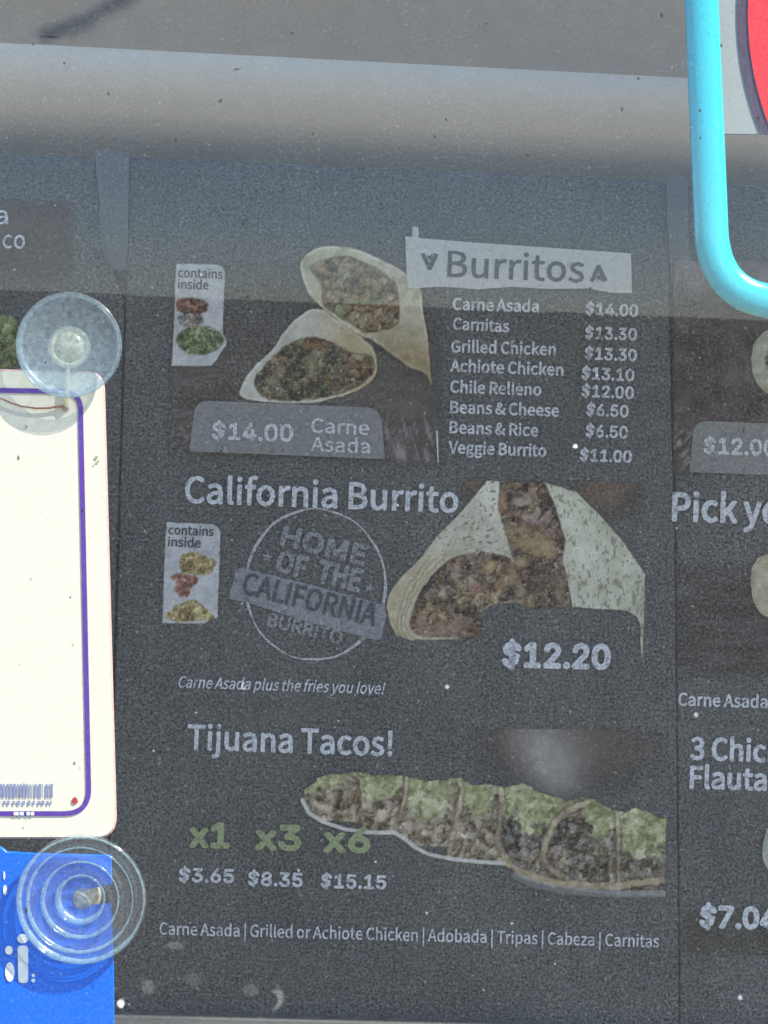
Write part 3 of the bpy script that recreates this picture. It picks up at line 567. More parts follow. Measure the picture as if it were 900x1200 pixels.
def ingredient_card(kind, w):
    if kind == 0: x0, y0, q = 180, 290, 0.125
    else: x0, y0, q = 180, 600, 0.125
    cv = Canvas(x0 + 5, y0 + 5, x0 + 100, y0 + 148, 1.2); X, Y = cv.X, cv.Y
    if kind == 0: out = [(210, 150), (600, 158), (650, 185), (672, 230), (658, 560), (648, 800), (690, 880), (670, 930), (630, 990), (590, 1060), (540, 1112), (168, 1112), (190, 700), (202, 300)]
    else: out = [(122, 95), (560, 108), (600, 135), (630, 190), (622, 380), (612, 700), (600, 930), (602, 990), (540, 1010), (480, 1050), (80, 1042), (90, 700), (105, 300)]
    d = cv.sdf(zm(out, x0, y0, q)) + cv.warp(0.9, 5, 2)
    cv.fill(E0(d, 1.2), np.array((142, 151, 152)) + (fbm(X, Y, 9, 4)[..., None] - 0.5) * 44)
    def blob(pts, pal, seed, scale=5, wob=2.5):
        dd = cv.sdf(smooth_poly(zm(pts, x0, y0, q))) + cv.warp(wob, 6, seed)
        meat(cv, E0(dd, 2.0), seed, pal, scale)
    if kind == 0:
        blob([(205, 560), (230, 490), (330, 470), (480, 490), (520, 550), (480, 610), (350, 630), (240, 610)], [(100, 70, 68), (112, 78, 72), (96, 76, 72), (120, 98, 86)], 40)
        blob([(230, 640), (350, 625), (450, 640), (470, 700), (400, 740), (270, 735), (225, 690)], [(112, 104, 110), (124, 112, 112), (98, 98, 98)], 50)
        blob([(205, 870), (260, 780), (400, 735), (540, 750), (640, 820), (660, 890), (590, 960), (480, 1010), (360, 1008), (270, 960)], [(86, 96, 74), (102, 112, 86), (118, 126, 102), (82, 88, 74)], 60, 4, 1.5)
    else:
        blob([(265, 400), (400, 385), (520, 430), (580, 455), (550, 560), (440, 590), (340, 590), (260, 545)], [(134, 118, 88), (144, 130, 100), (122, 106, 82)], 41)
        blob([(160, 610), (240, 575), (330, 590), (400, 600), (410, 660), (360, 700), (340, 780), (270, 800), (205, 740), (215, 670)], [(124, 88, 84), (112, 78, 76), (140, 112, 102)], 51)
        blob([(100, 990), (180, 900), (280, 850), (370, 820), (450, 860), (520, 930), (570, 990), (480, 1020), (260, 1030)], [(130, 114, 84), (142, 128, 96), (112, 98, 76)], 61)
    ca = cv.build('ingredient_card', mid, w)
    y = 0 if kind == 0 else 1
    if kind == 0: L = [('contains', 208.7, 324.6, 260.6, 326.5, 10.5), ('inside', 208.5, 338, 244, 339.2, 10.5)]
    else: L = [('contains', 197.5, 626, 250, 628, 10.5), ('inside', 197, 640, 235, 641.6, 10.5)]
    text(L, 'card_lettering', M['dark_ink'], ca, w + 0.0004, 'S', 0.03)
ingredient_card(0, w0 + 0.0005)

# the two cut burritos
cv = Canvas(278, 284, 510, 476, 1.15); X, Y = cv.X, cv.Y
z = lambda pts: zm(pts, 270, 275, 0.2778)
back = smooth_poly(z([(293, 130), (310, 95), (345, 65), (400, 48), (480, 50), (560, 70), (640, 105), (700, 135), (750, 172), (800, 222), (812, 300), (822, 370), (835, 440), (842, 540), (850, 640), (825, 590), (760, 562), (700, 520), (640, 475), (590, 440), (560, 432), (500, 395), (430, 345), (375, 300), (335, 255), (308, 200)]))
front = smooth_poly(z([(37, 665), (60, 610), (110, 545), (180, 480), (215, 425), (260, 370), (310, 330), (350, 312), (400, 320), (450, 360), (520, 405), (565, 440), (602, 480), (620, 540), (615, 590), (580, 630), (520, 665), (420, 695), (340, 710), (240, 712), (150, 708), (80, 698), (45, 682)]))
bfill = smooth_poly(z([(338, 135), (400, 105), (500, 92), (580, 125), (650, 165), (695, 210), (712, 280), (708, 350), (690, 388), (620, 410), (570, 412), (500, 370), (430, 325), (385, 275), (388, 215), (360, 175)]))
ffill = smooth_poly(z([(105, 640), (118, 585), (160, 540), (210, 492), (260, 455), (330, 432), (400, 445), (470, 480), (540, 505), (598, 515), (606, 565), (575, 612), (520, 648), (440, 675), (340, 694), (220, 698), (150, 692)]))
tex = (fbm(X, Y, 7, 70) - 0.5)[..., None]
d = cv.sdf(back) + cv.warp(1.0, 7, 71)
side = np.clip((Y - 372) / 50, 0, 1)[..., None]
tort = np.array((146, 148, 130)) * (1 - side) + np.array((132, 122, 98)) * side + tex * 26 + (fbm(X, Y, 30, 77)[..., None] - 0.5) * 40
edge = np.clip(1 - np.abs(d - 2.2) / 2.5, 0, 1)[..., None] * 16
cv.fill(E0(d, 1.4), tort + edge)
cv.fill(np.clip((fbm(X, Y, 16, 74) - 0.52) / 0.1, 0, 1) * E0(d) * 0.5, (112, 118, 92), False)
PAL = [(98, 84, 74), (116, 98, 84), (84, 76, 68), (108, 92, 88), (92, 98, 78), (126, 112, 96)]
fd = cv.sdf(bfill) + cv.warp(2.2, 8, 75)
meat(cv, E0(fd, 2), 80, PAL, 10)
grn = np.clip(1 - np.hypot((X - 424) / 22, (Y - 354) / 5), 0, 1) * np.clip((fbm(X, Y, 6, 81) - 0.35) / 0.2, 0, 1)
cv.fill(grn * E0(fd), (104, 128, 88))
cv.fill(np.clip(1 - np.abs(fd) / 1.6, 0, 1) * 0.5, (74, 70, 62), False)
d = cv.sdf(front) + cv.warp(1.0, 7, 72)
low = np.clip((X - 360) / 50, 0, 1)[..., None]
tort = np.array((144, 150, 140)) * (1 - low) + np.array((138, 131, 104)) * low + tex * 26 + (fbm(X, Y, 30, 78)[..., None] - 0.5) * 40
cv.fill(E0(d, 1.4), tort + np.clip(1 - np.abs(d - 2) / 2.5, 0, 1)[..., None] * 14)
fd = cv.sdf(ffill) + cv.warp(2.6, 8, 76)
meat(cv, E0(fd, 2), 90, [(88, 80, 70), (74, 74, 66), (104, 84, 74), (84, 92, 74), (112, 104, 88), (70, 68, 64), (96, 88, 76)], 10)
redp = np.clip(1 - np.hypot((X - 368) / 22, (Y - 404) / 9), 0, 1)
cv.fill(redp * 0.8 * E0(fd), (118, 84, 70), False)
avo = np.clip(1.3 - np.hypot((X - 365) / 9, (Y - 425) / 9), 0, 1) * 0.7
cv.fill(avo * E0(fd), (112, 122, 94), False)
cv.fill(np.clip(1 - np.abs(fd) / 1.6, 0, 1) * 0.4, (72, 70, 60), False)
cv.build('burrito_picture', mid, w0 + 0.0008)

tab = pxslab([], 0, 1) if False else None
V, F = flat(rounded([(222, 529), (229, 469), (446, 478), (451, 538)], [2, 17, 17, 2]), w0 + 0.0012)
tabo = mesh('price_tab', V, F, M['tab_ink'], mid)
text([('$14.00', 249, 514, 342.5, 517, 19)], 'tab_lettering', M['grey_ink'], tabo, w0 + 0.0016, 'I', 0.055)
text([('Carne', 364.6, 506.4, 432, 509.6, 16), ('Asada', 364.6, 528.2, 433, 531, 16)], 'tab_lettering', M['grey_ink'], tabo, w0 + 0.0016, 'S', 0.03)
V, F = flat([(475, 277), (483, 277.5), (483.5, 265.5), (490, 266), (491, 279), (560, 284.5), (640, 290), (739.5, 297), (740.5, 343.5), (715, 343), (690, 338), (640, 338.5), (600, 336), (560, 339), (520, 336), (478, 338), (476.5, 320)], w0 + 0.0014)
box = mesh('heading_box', V, F, M['box_ink'], mid)
text([('Burritos', 524.5, 324, 684, 330.6, 30)], 'heading_lettering', M['dark_ink'], box, w0 + 0.0018, 'S', 0.018)
def chevron(cx, cy, s, up):
    pts = [(-11, -9), (-6, -10), (0, 3), (5, -10), (11, -8), (2, 11), (-2, 11)]
    V, F = flat([(cx + x * s, cy + y * s * (-1 if up else 1)) for x, y in pts], w0 + 0.0018)
    mesh('chevron_mark', V, F, M['dark_ink'], box)
    V, F = flat([(cx + x * s, cy + (y - 5) * s * (-1 if up else 1)) for x, y in [(-3, -3), (0, -1), (3, -4), (2, 2), (0, 4), (-2, 1)]], w0 + 0.0020)
    mesh('chevron_mark', V, F, M['dark_ink'], box)
chevron(503.5, 306, 0.95, False); chevron(701.5, 321, 0.95, True)

ITEMS = [('Carne Asada', 531, 362.8, 630.8, 365.8), ('Carnitas', 531, 386, 596, 389), ('Grilled Chicken', 529, 412.4, 650.8, 416.2),
         ('Achiote Chicken', 528, 435, 659.5, 440), ('Chile Relleno', 528, 459.6, 633.8, 463.5), ('Beans & Cheese', 528, 483.6, 654.6, 488),
         ('Beans & Rice', 527, 507.2, 630, 511), ('Veggie Burrito', 526, 530.6, 639.5, 535)]
text([i + (13.5,) for i in ITEMS], 'item_lettering', M['small_ink'], mid, w0 + 0.0004, 'S', 0.045)
PRICES = [('$14.00', 686.7, 368.2, 747, 371), ('$13.30', 686, 396.4, 745.5, 398.6), ('$13.30', 685.5, 420.6, 745.5, 423), ('$13.10', 682, 443.8, 742.6, 446.4),
          ('$12.00', 682, 464.6, 742, 467), ('$6.50', 687.4, 486.4, 735.8, 488.8), ('$6.50', 686.7, 511.2, 735, 513.4), ('$11.00', 680, 539.6, 739.6, 542)]
text([i + (13.5,) for i in PRICES], 'price_lettering', M['small_ink'], mid, w0 + 0.0004, 'I', 0.055)
V, F = flat([(511, 505), (513, 505), (514.3, 542), (512.6, 542)], w0 + 0.001); mesh('edge_line', V, F, M['grey_ink'], mid)

# second row
cv = Canvas(530, 556, 762, 790, 2.4); X, Y = cv.X, cv.Y
d = cv.sdf([(535, 560), (758, 566), (755, 786), (560, 780)])
brn = np.clip(1 - np.hypot((X - 710) / 60, (Y - 575) / 42), 0, 1) + np.clip(1 - np.hypot((X - 556) / 40, (Y - 566) / 26), 0, 1) * 0.7
cv.fill(np.clip(d / 2.5 + 0.5, 0, 1) * np.clip(brn * 1.2, 0, 0.9), np.array((98, 90, 84)) + (fbm(X, Y, 14, 9)[..., None] - 0.5) * 30)
cv.fill(np.clip(1 - np.abs(d - 1) / 2, 0, 1) * np.clip((Y - 580) / -8 + 1, 0, 1) * 0.4, (112, 108, 102))
cv.build('picture_ground', mid, w0)
text([('California Burrito', 217, 588.5, 536, 600.5, 30)], 'heading_lettering', M['white_ink'], mid, w0 + 0.0020, 'S', 0.032)
ingredient_card(1, w0 + 0.0005)

cv = Canvas(448, 560, 760, 782, 1.15); X, Y = cv.X, cv.Y
z = lambda pts: zm(pts, 440, 550, 0.3667)
lt = z([(35, 440), (42, 405), (60, 372), (90, 338), (140, 288), (200, 210), (260, 150), (320, 82), (355, 36), (410, 38), (405, 90), (404, 160), (425, 225), (445, 275), (470, 295), (520, 445), (440, 425), (380, 430), (345, 448), (335, 470), (330, 536), (240, 544), (110, 546), (65, 530), (45, 490)])
rf = z([(395, 40), (545, 42), (565, 100), (592, 170), (606, 240), (602, 290), (618, 360), (622, 440), (510, 446), (480, 400), (440, 290), (420, 220), (392, 130)])
rt = z([(540, 40), (640, 70), (710, 138), (790, 228), (862, 335), (861, 400), (858, 500), (853, 625), (846, 560), (845, 495), (832, 470), (805, 454), (770, 450), (628, 441), (615, 360), (598, 290), (606, 225), (575, 120)])
lf = smooth_poly(z([(110, 500), (130, 420), (165, 360), (205, 312), (260, 276), (330, 264), (400, 272), (440, 292), (462, 340), (490, 420), (500, 446), (440, 425), (380, 430), (345, 448), (335, 475), (328, 536), (240, 538), (150, 536)]))
d = cv.sdf(lt) + cv.warp(0.9, 7, 100)
tex = fbm(X, Y, 6, 101)[..., None] - 0.5
cv.fill(E0(d, 1.4), np.array((156, 160, 146)) + tex * 26 + (fbm(X, Y, 34, 98)[..., None] - 0.5) * 44 - np.clip((Y - 600) / 90, 0, 1)[..., None] * 10)
sp = np.clip((vnoise(X * 1.2 - Y * 0.5, Y * 1.3 + X * 0.4, 3.4, 102) - 0.76) / 0.08, 0, 1) * 0.75
cv.fill(sp * E0(d), (88, 94, 84), False)
# folded edge of the tortilla along the lower left
tanm = np.clip((Y - 640 - (X - 452) * -0.15) / 26, 0, 1) * np.clip((560 - X) / 60, 0, 1)
cv.fill(tanm * E0(d) * 0.85, np.array((142, 140, 116)) + tex * 40, False)
fd = cv.sdf(lf) + cv.warp(2.2, 9, 103)
for k in (5, 10, 15):
    ln = np.clip(1 - np.abs(fd + k + cv.warp(1.5, 12, 104 + k)) / 1.1, 0, 1) * np.clip((Y - 650 + (X - 500) * 0.4) / 12, 0, 1) * np.clip((Y - 645) / 20 + 0.5, 0, 1)
    cv.fill(ln * E0(d) * 0.7, (98, 94, 76), False)
PALM = [(92, 80, 76), (80, 72, 70), (104, 86, 80), (74, 70, 70), (110, 94, 82), (96, 82, 84), (120, 106, 88)]
meat(cv, E0(fd, 2), 110, PALM, 12)
warm = np.clip(1 - np.hypot((X - 520) / 60, (Y - 738) / 22), 0, 1)
cv.fill(warm * E0(fd) * 0.7, np.array((126, 112, 98)) + tex * 30, False)
for (cx, cy, rx, ry, col) in ((519, 695, 5, 9, (150, 144, 128)), (574, 664, 8, 8, (140, 126, 96)), (534, 672, 4, 11, (124, 112, 104)), (560, 690, 9, 6, (112, 88, 86)), (588, 685, 6, 9, (116, 98, 80)), (600, 672, 5, 12, (120, 104, 84)), (610, 690, 7, 14, (126, 116, 96)), (622, 705, 4, 8, (128, 110, 94))):
    b = np.clip(1.5 - 1.1 * np.hypot((X - cx + cv.warp(3, 6, 120)) / rx, (Y - cy + cv.warp(3, 6, 121)) / ry), 0, 1)
    cv.fill(b * 0.85, np.array(col) + tex * 40)
d2 = cv.sdf(rf) + cv.warp(1.2, 8, 130)
meat(cv, E0(d2, 1.6), 131, PALM, 13)
for (cx, cy, rx, ry, col) in ((611, 588, 10, 6, (148, 142, 136)), (588, 590, 6, 14, (128, 110, 88)), (600, 620, 20, 6, (124, 112, 88)), (622, 636, 26, 9, (130, 120, 94)), (636, 645, 20, 8, (126, 114, 90)), (604, 602, 14, 4, (110, 92, 84)), (655, 690, 8, 14, (108, 98, 88)), (610, 658, 7, 8, (134, 122, 98))):
    b = np.clip(1.5 - 1.1 * np.hypot((X - cx + cv.warp(4, 9, 122)) / rx, (Y - cy + cv.warp(3, 7, 123)) / ry), 0, 1)
    cv.fill(b * 0.8 * E0(d2, 2), np.array(col) + tex * 44)
dk = np.clip(1.4 - np.hypot((X - 634) / 16, (Y - 678) / 20), 0, 1)
cv.fill(dk * 0.55 * E0(d2), (70, 68, 68), False)
d3 = cv.sdf(rt) + cv.warp(0.9, 7, 140)
cv.fill(E0(d3, 1.4), np.array((150, 157, 142)) + tex * 26 + (fbm(X, Y, 34, 99)[..., None] - 0.5) * 40 - np.clip((X - 715) / 50, 0, 1)[..., None] * 16)
sp = np.clip((vnoise(X * 1.5 + Y * 0.2, Y * 0.8 - X * 0.5, 3.6, 141) - 0.7) / 0.09, 0, 1) * 0.7
cv.fill(sp * E0(d3, 2), (98, 104, 92), False)
for (cx, cy) in ((684, 684), (704, 688), (722, 682), (664, 676)):
    cv.fill(np.clip(1.4 - np.hypot((X - cx) / 4, (Y - cy) / 4), 0, 1) * 0.6, (102, 92, 76), False)
cv.fill(np.clip(1 - np.abs(d3) / 1.3, 0, 1) * 0.35 * (X < 700), (80, 76, 66), False)
cv.build('burrito_picture', mid, w0 + 0.0008)
text([('$12.20', 590, 780.4, 713.6, 783.2, 27)], 'price_lettering', M['white_ink'], mid, w0 + 0.0012, 'I', 0.075)
text([('Carne Asada plus the fries you love!', 208, 805.4, 449, 813.4, 13)], 'caption_lettering', M['small_ink'], mid, w0 + 0.0004, 'S', 0.022, 0.2)

# round stamp with its slanting band
st = thing_part = None
V = []; F = []; n = 96
for k in range(n):
    a = 2 * math.pi * k / n
    wob = 1 + 0.006 * math.sin(3 * a + 1) + 0.004 * math.sin(11 * a)
    th = 2.8 + 0.9 * math.sin(2 * a + 0.6) + 0.5 * math.sin(9 * a)
    for r in (0, th): V.append(P(369.5 + (83.5 * wob - r) * math.cos(a), 685 + (89.5 * wob - r) * math.sin(a), w0 + 0.0004))
for k in range(n): F.append([2 * k + 1, 2 * ((k + 1) % n) + 1, 2 * ((k + 1) % n), 2 * k])
stamp = mesh('round_stamp', V, F, M['line_ink'], mid)
V, F = flat([(276, 667), (284, 665.5), (360, 684), (451, 709), (453, 722), (447, 749), (440, 750), (360, 729), (290, 706), (268, 702), (270, 690), (274, 680)], w0 + 0.0008)
mesh('stamp_band', V, F, M['band_ink'], stamp)
sl = math.tan(R(13.9))
def sline(s, x0, y0, L, cap): return (s, x0, y0, x0 + L * math.cos(R(13.9)), y0 + L * math.sin(R(13.9)), cap)
text([sline('HOME', 329, 638, 100, 22), sline('OF', 323, 669, 34, 24), sline('THE', 371, 681, 50, 25)], 'stamp_lettering', M['stamp_ink'], stamp, w0 + 0.0012, 'S', 0.07)
text([sline('BURRITO', 313, 733, 88, 15)], 'stamp_lettering', M['stamp_ink'], stamp, w0 + 0.0012, 'S', 0.07)
text([sline('CALIFORNIA', 283, 695, 160, 25)], 'stamp_lettering', M['dark_ink'], stamp, w0 + 0.0014, 'S', 0.03)
for (cx, cy) in ((313, 653), (433, 689)):
    V, F = flat([(cx + (7 if k % 2 == 0 else 3) * math.sin(k * math.pi / 5 + 0.24), cy - (7 if k % 2 == 0 else 3) * math.cos(k * math.pi / 5 + 0.24)) for k in range(10)], w0 + 0.0006)
    mesh('stamp_star', V, F, M['stamp_ink'], stamp)

# third row
text([('Tijuana Tacos!', 220, 877.6, 459, 885.6, 28)], 'heading_lettering', M['white_ink'], mid, w0 + 0.0004, 'S', 0.034)
cv = Canvas(530, 848, 786, 1062, 2.4); X, Y = cv.X, cv.Y
d = cv.sdf([(542, 852), (784, 856), (781, 1056), (542, 1056)])
sm = np.clip(1.25 - np.hypot((X - 648 + (Y - 900) * -0.35) / 46, (Y - 890) / 62), 0, 1)
bw = np.clip(1.3 - np.hypot((X - 655) / 120, (Y - 862) / 62), 0, 1)
cv.fill(np.clip(d / 2.5 + 0.5, 0, 1) * np.clip(bw * 0.9, 0, 0.72) * np.clip((X - 540) / 60, 0.1, 1), np.array((104, 99, 96)) + (fbm(X, Y, 16, 19)[..., None] - 0.5) * 20)
cv.fill(np.clip(d / 2.5 + 0.5, 0, 1) * np.clip(sm, 0, 0.9), np.array((126, 129, 127)) + (fbm(X, Y, 8, 29)[..., None] - 0.5) * 22)
cv.build('picture_ground', mid, w0)

cv = Canvas(348, 900, 784, 1062, 1.2); X, Y = cv.X, cv.Y
out = [(353, 936), (358, 924), (372, 912), (385, 908), (405, 905), (416, 904), (426, 906), (437, 909), (460, 908), (480, 911), (500, 915), (520, 914), (540, 912), (552, 920), (572, 918), (585, 923), (600, 922), (612, 916), (620, 920), (632, 929), (650, 934), (664, 938), (680, 934), (700, 938), (718, 950), (733, 952), (745, 947), (757, 951), (770, 957), (781, 959), (779, 1050), (740, 1050), (700, 1047), (650, 1041), (622, 1034), (602, 1023), (587, 1011), (565, 1012), (530, 1008), (500, 1002), (485, 994), (472, 982), (462, 977), (430, 978), (405, 973), (385, 969), (370, 961), (357, 949)]
d = cv.sdf(out) + cv.warp(2.6, 8, 150)
tex = fbm(X, Y, 5, 151)[..., None] - 0.5
clipm = E0(d, 1.4)
# how far along the plate, and the height within the row of tacos
top = np.interp(X, [353, 385, 440, 520, 600, 650, 700, 745, 781], [930, 906, 908, 914, 921, 933, 938, 949, 958])
bot = np.interp(X, [353, 370, 405, 462, 485, 530, 585, 602, 650, 700, 781], [940, 961, 973, 977, 994, 1008, 1011, 1023, 1041, 1047, 1050])
h = (Y - top) / np.maximum(6, bot - top)
GRN = np.array([(114, 128, 98), (130, 142, 112), (98, 110, 90), (140, 150, 128), (112, 116, 100), (90, 100, 84)], float)
WX, WY = X + cv.warp(9, 9, 152), Y + cv.warp(9, 9, 153)
GRN = np.array([(126, 136, 98), (144, 152, 116), (104, 114, 84), (154, 160, 132), (118, 122, 98), (94, 102, 80)], float)
gw = np.stack([np.exp(16 * (fbm(WX, WY, 9, 300 + 7 * q, 4) - 0.5)) for q in range(6)], -1)
gcol = (gw[..., None] * GRN).sum(2) / gw.sum(-1)[..., None] * (1 + (fbm(X, Y, 4, 154) - 0.5) * 0.5)[..., None]
tan = np.array((138, 130, 108))
LIGHT = [(124, 112, 102), (104, 96, 90), (136, 124, 110), (112, 100, 96), (146, 136, 120), (94, 88, 86)]
DARK = [(92, 88, 88), (80, 78, 82), (104, 96, 92), (86, 80, 84), (112, 104, 96)]
# (left edge from top to foot, lettuce depth, filling, rim width)
TACOS = [([(352, 900), (351, 940), (357, 950), (372, 962)], 0.30, LIGHT, 2.0),
         ([(404, 900), (412, 907), (421, 914), (424, 940), (425, 985)], 0.52, LIGHT, 4.4),
         ([(476, 900), (474, 930), (467, 955), (463, 970), (468, 990)], 0.62, LIGHT, 3.0),
         ([(524, 905), (534, 913), (540, 926), (534, 955), (527, 985), (520, 1012)], 0.42, LIGHT, 4.6),
         ([(582, 912), (587, 945), (580, 985), (590, 1006), (606, 1024), (612, 1040)], 0.46, DARK, 5.0),
         ([(700, 930), (684, 939), (664, 947), (648, 962), (637, 985), (633, 1008), (645, 1022), (668, 1036), (700, 1060)], 0.50, DARK, 6.4),
         ([(720, 940), (723, 985), (723, 1060)], 0.62, DARK, 4.0)]
for q, (edge, dep, pal, rim) in enumerate(TACOS):
    poly = edge + [(830, edge[-1][1] + 20), (830, edge[0][1] - 20)]
    own = cv.sdf(poly) + cv.warp(1.8, 6, 400 + q)
    inside = E0(own, 1.6) * clipm
    # the taco shades its neighbour on the left: dark gap in the picture
    cv.fill(np.clip(1 + own / 6, 0, 1) * (own < 0) * clipm * 0.5 * (q > 0), (66, 64, 62), False)
    meat(cv, inside, 160 + q * 17, pal, 11)
    nx = min((p[0] for p in TACOS[q + 1][0][:3]), default=781) if q + 1 < len(TACOS) else 781
    mid_ = (edge[1][0] + nx) / 2; half = max(14, (nx - edge[1][0]) / 2)
    dome = 1 - 0.45 * np.clip(np.abs(X - mid_) / half, 0, 1.3) ** 2
    lim = dep * dome + (fbm(X, Y, 11, 156 + q) - 0.5) * 0.62
    cv.fill(np.clip((lim - h) / 0.09, 0, 1) * inside, gcol)
    cv.fill(np.clip(1 - np.abs(lim - h + 0.04) / 0.06, 0, 1) * inside * 0.3, (70, 78, 62), False)
    el = cv.line(edge) + cv.warp(2.6, 7, 430 + q)
    rimm = np.clip((rim - el) / 1.8 + 0.5, 0, 1) * inside * np.clip(-0.1 + 1.5 * fbm(X, Y, 13, 440 + q), 0, 0.95)
    cv.fill(rimm, tan + tex * 64 + np.clip(0.42 - h, -0.2, 0.3)[..., None] * 30, False)
    cv.fill(np.clip(1 - np.abs(el - rim - 1.2) / 1.8, 0, 1) * (own > 0) * clipm * 0.4, (74, 72, 66), False)
    if q < 4:
        ct = ((edge[-2][0] + nx) / 2 - 6, np.interp((edge[-2][0] + nx) / 2, X[0], (0.62 * bot + 0.38 * top)[0]))
        for (ox, oy, rx, ry) in ((-8, -6, 5, 8), (7, 4, 8, 5), (12, -12, 4, 6)):
            cv.fill(np.clip(1.4 - np.hypot((X - ct[0] - ox + cv.warp(2, 5, 159)) / rx, (Y - ct[1] - oy) / ry), 0, 1) * inside * 0.55, np.array((150, 146, 132)) + tex * 40, False)
# tan bottom shell of the front tacos
dl = cv.line([(586, 1010), (600, 1018), (634, 1031), (660, 1036), (716, 1039), (745, 1035), (780, 1031)]) + cv.warp(2, 8, 158)
cv.fill(np.clip((4.0 - dl) / 1.8 + 0.5, 0, 1) * clipm * 0.85, tan + tex * 60, False)
# pale plate edge below
pl = cv.line([(354, 938), (362, 953), (378, 963), (405, 972), (440, 976), (462, 976), (474, 983), (486, 993), (502, 1001), (530, 1007), (560, 1010), (590, 1012)])
cv.fill(np.clip((3.2 - np.abs(pl)) / 1.4, 0, 1) * (cv.Y > top + 6), np.array((150, 156, 152)) + tex * 30)
pl = cv.line([(604, 1026), (625, 1036), (655, 1043), (700, 1047), (745, 1048), (779, 1047)])
cv.fill(np.clip((5.5 - np.abs(pl - 1)) / 3.5, 0, 1) * 0.75 * (X < 779.5) * (Y > bot - 6), np.array((118, 126, 128)) + tex * 26)
cv.a *= (X < 780.5)
cv.build('taco_picture', mid, w0 + 0.0008)
text([('x1', 223, 991.6, 267, 992.6, 27), ('x3', 300, 994.4, 351, 995.4, 27), ('x6', 380, 997, 432, 998.2, 27)], 'quantity_lettering', M['green_ink'], mid, w0 + 0.0014, 'I', 0.075)
text([('$3.65', 210, 1032.8, 273.4, 1034.4, 15.5), ('$8.35', 291, 1037, 354, 1039, 15.5), ('$15.15', 376.5, 1039.8, 451.8, 1041.8, 15.5)], 'price_lettering', M['white_ink'], mid, w0 + 0.0004, 'I', 0.055)
text([('Carne Asada | Grilled or Achiote Chicken | Adobada | Tripas | Cabeza | Carnitas', 187, 1095, 772, 1110, 14)], 'caption_lettering', M['small_ink'], mid, w0 + 0.0004, 'S', 0.022)

# ------------------------------------------------------------------ left and right menu panels
lp = thing('menu_panel', 'dark menu panel at the far left, behind the white hanging sign', 'menu board', P(-60, 1195, -0.002), GRP)
V, F = pxslab(rounded([(-330, 166), (111, 184), (121, 290), (146, 352), (135, 700), (119, 1215), (-340, 1205)], 4), -0.008, PF, 0.0008)
mesh('board', V, F, M['panel'], lp)
cv = Canvas(-80, 225, 100, 350, 3); X, Y = cv.X, cv.Y
d = cv.sdf([(-120, 228), (86, 238), (84, 380), (-120, 380)])
cv.fill(np.clip(d / 3 + 0.5, 0, 1) * np.clip((345 - Y) / 60, 0, 1) * 0.8, np.array((84, 78, 76)) + (fbm(X, Y, 14, 9)[..., None] - 0.5) * 16)
cv.build('picture_ground', lp, w0)
text([('a', -5, 262, 9, 262.6, 21), ('co', 3, 290.6, 29, 291.4, 21)], 'item_lettering', M['small_ink'], lp, w0 + 0.0004, 'S', 0.01)
cv = Canvas(-120, 350, 34, 450, 1.4); X, Y = cv.X, cv.Y
d = cv.sdf(smooth_poly([(-100, 400), (-60, 366), (-10, 366), (16, 372), (25, 388), (26, 410), (18, 428), (-10, 440), (-70, 440)])) + cv.warp(2, 8, 170)
meat(cv, E0(d, 2), 171, [(92, 106, 80), (104, 116, 92), (82, 92, 72), (108, 104, 84)], 8)
cv.build('food_picture', lp, w0 + 0.0006)

rp = thing('menu_panel', 'dark menu panel at the right edge, headed Pick your, with flautas below', 'menu board', P(1000, 1210, -0.002), GRP)
V, F = pxslab(rounded([(790, 213), (1260, 233), (1260, 1240), (797.5, 1230), (793, 700)], 4), -0.008, PF, 0.0008)
mesh('board', V, F, M['panel'], rp)
cv = Canvas(770, 290, 990, 570, 3); X, Y = cv.X, cv.Y
d = cv.sdf([(782, 300), (1000, 310), (1000, 560), (777, 552)])
scr = np.clip((vnoise(X + Y * 0.7, Y * 0.3 - X * 0.2, 3.2, 8) - 0.55) / 0.2, 0, 1) * np.clip((Y - 495) / 18, 0, 1) * np.clip((820 - X) / 8, 0, 1)
pale = np.clip((358 - Y) / 25, 0, 1) * np.clip((X - 780) / 10, 0, 1) * (0.4 + fbm(X, Y, 12, 15))
cv.fill(E0(d, 8) * 0.9 * (X > 791), np.array((78, 78, 80)) + (fbm(X, Y, 20, 3)[..., None] - 0.5) * 40 + scr[..., None] * 46 + pale[..., None] * 26)
cv.build('picture_ground', rp, w0)
cv = Canvas(790, 640, 990, 830, 3); X, Y = cv.X, cv.Y
d = cv.sdf([(778, 655), (1000, 665), (1000, 800), (776, 800)])
cv.fill(np.clip(d / 14, 0, 1) * 0.6 * (X > 796), np.array((80, 82, 85)) + (fbm(X * 0.4, Y * 2, 16, 13)[..., None] - 0.5) * 60)
cv.build('picture_ground', rp, w0)
cv = Canvas(796, 1060, 990, 1130, 3); X, Y = cv.X, cv.Y
d = cv.sdf([(797, 1065), (1000, 1070), (1000, 1124), (796, 1122)])
cv.fill(np.clip(d / 10, 0, 1) * 0.5, np.array((82, 86, 84)) + (fbm(X, Y, 12, 14)[..., None] - 0.5) * 40)
cv.build('picture_ground', rp, w0)
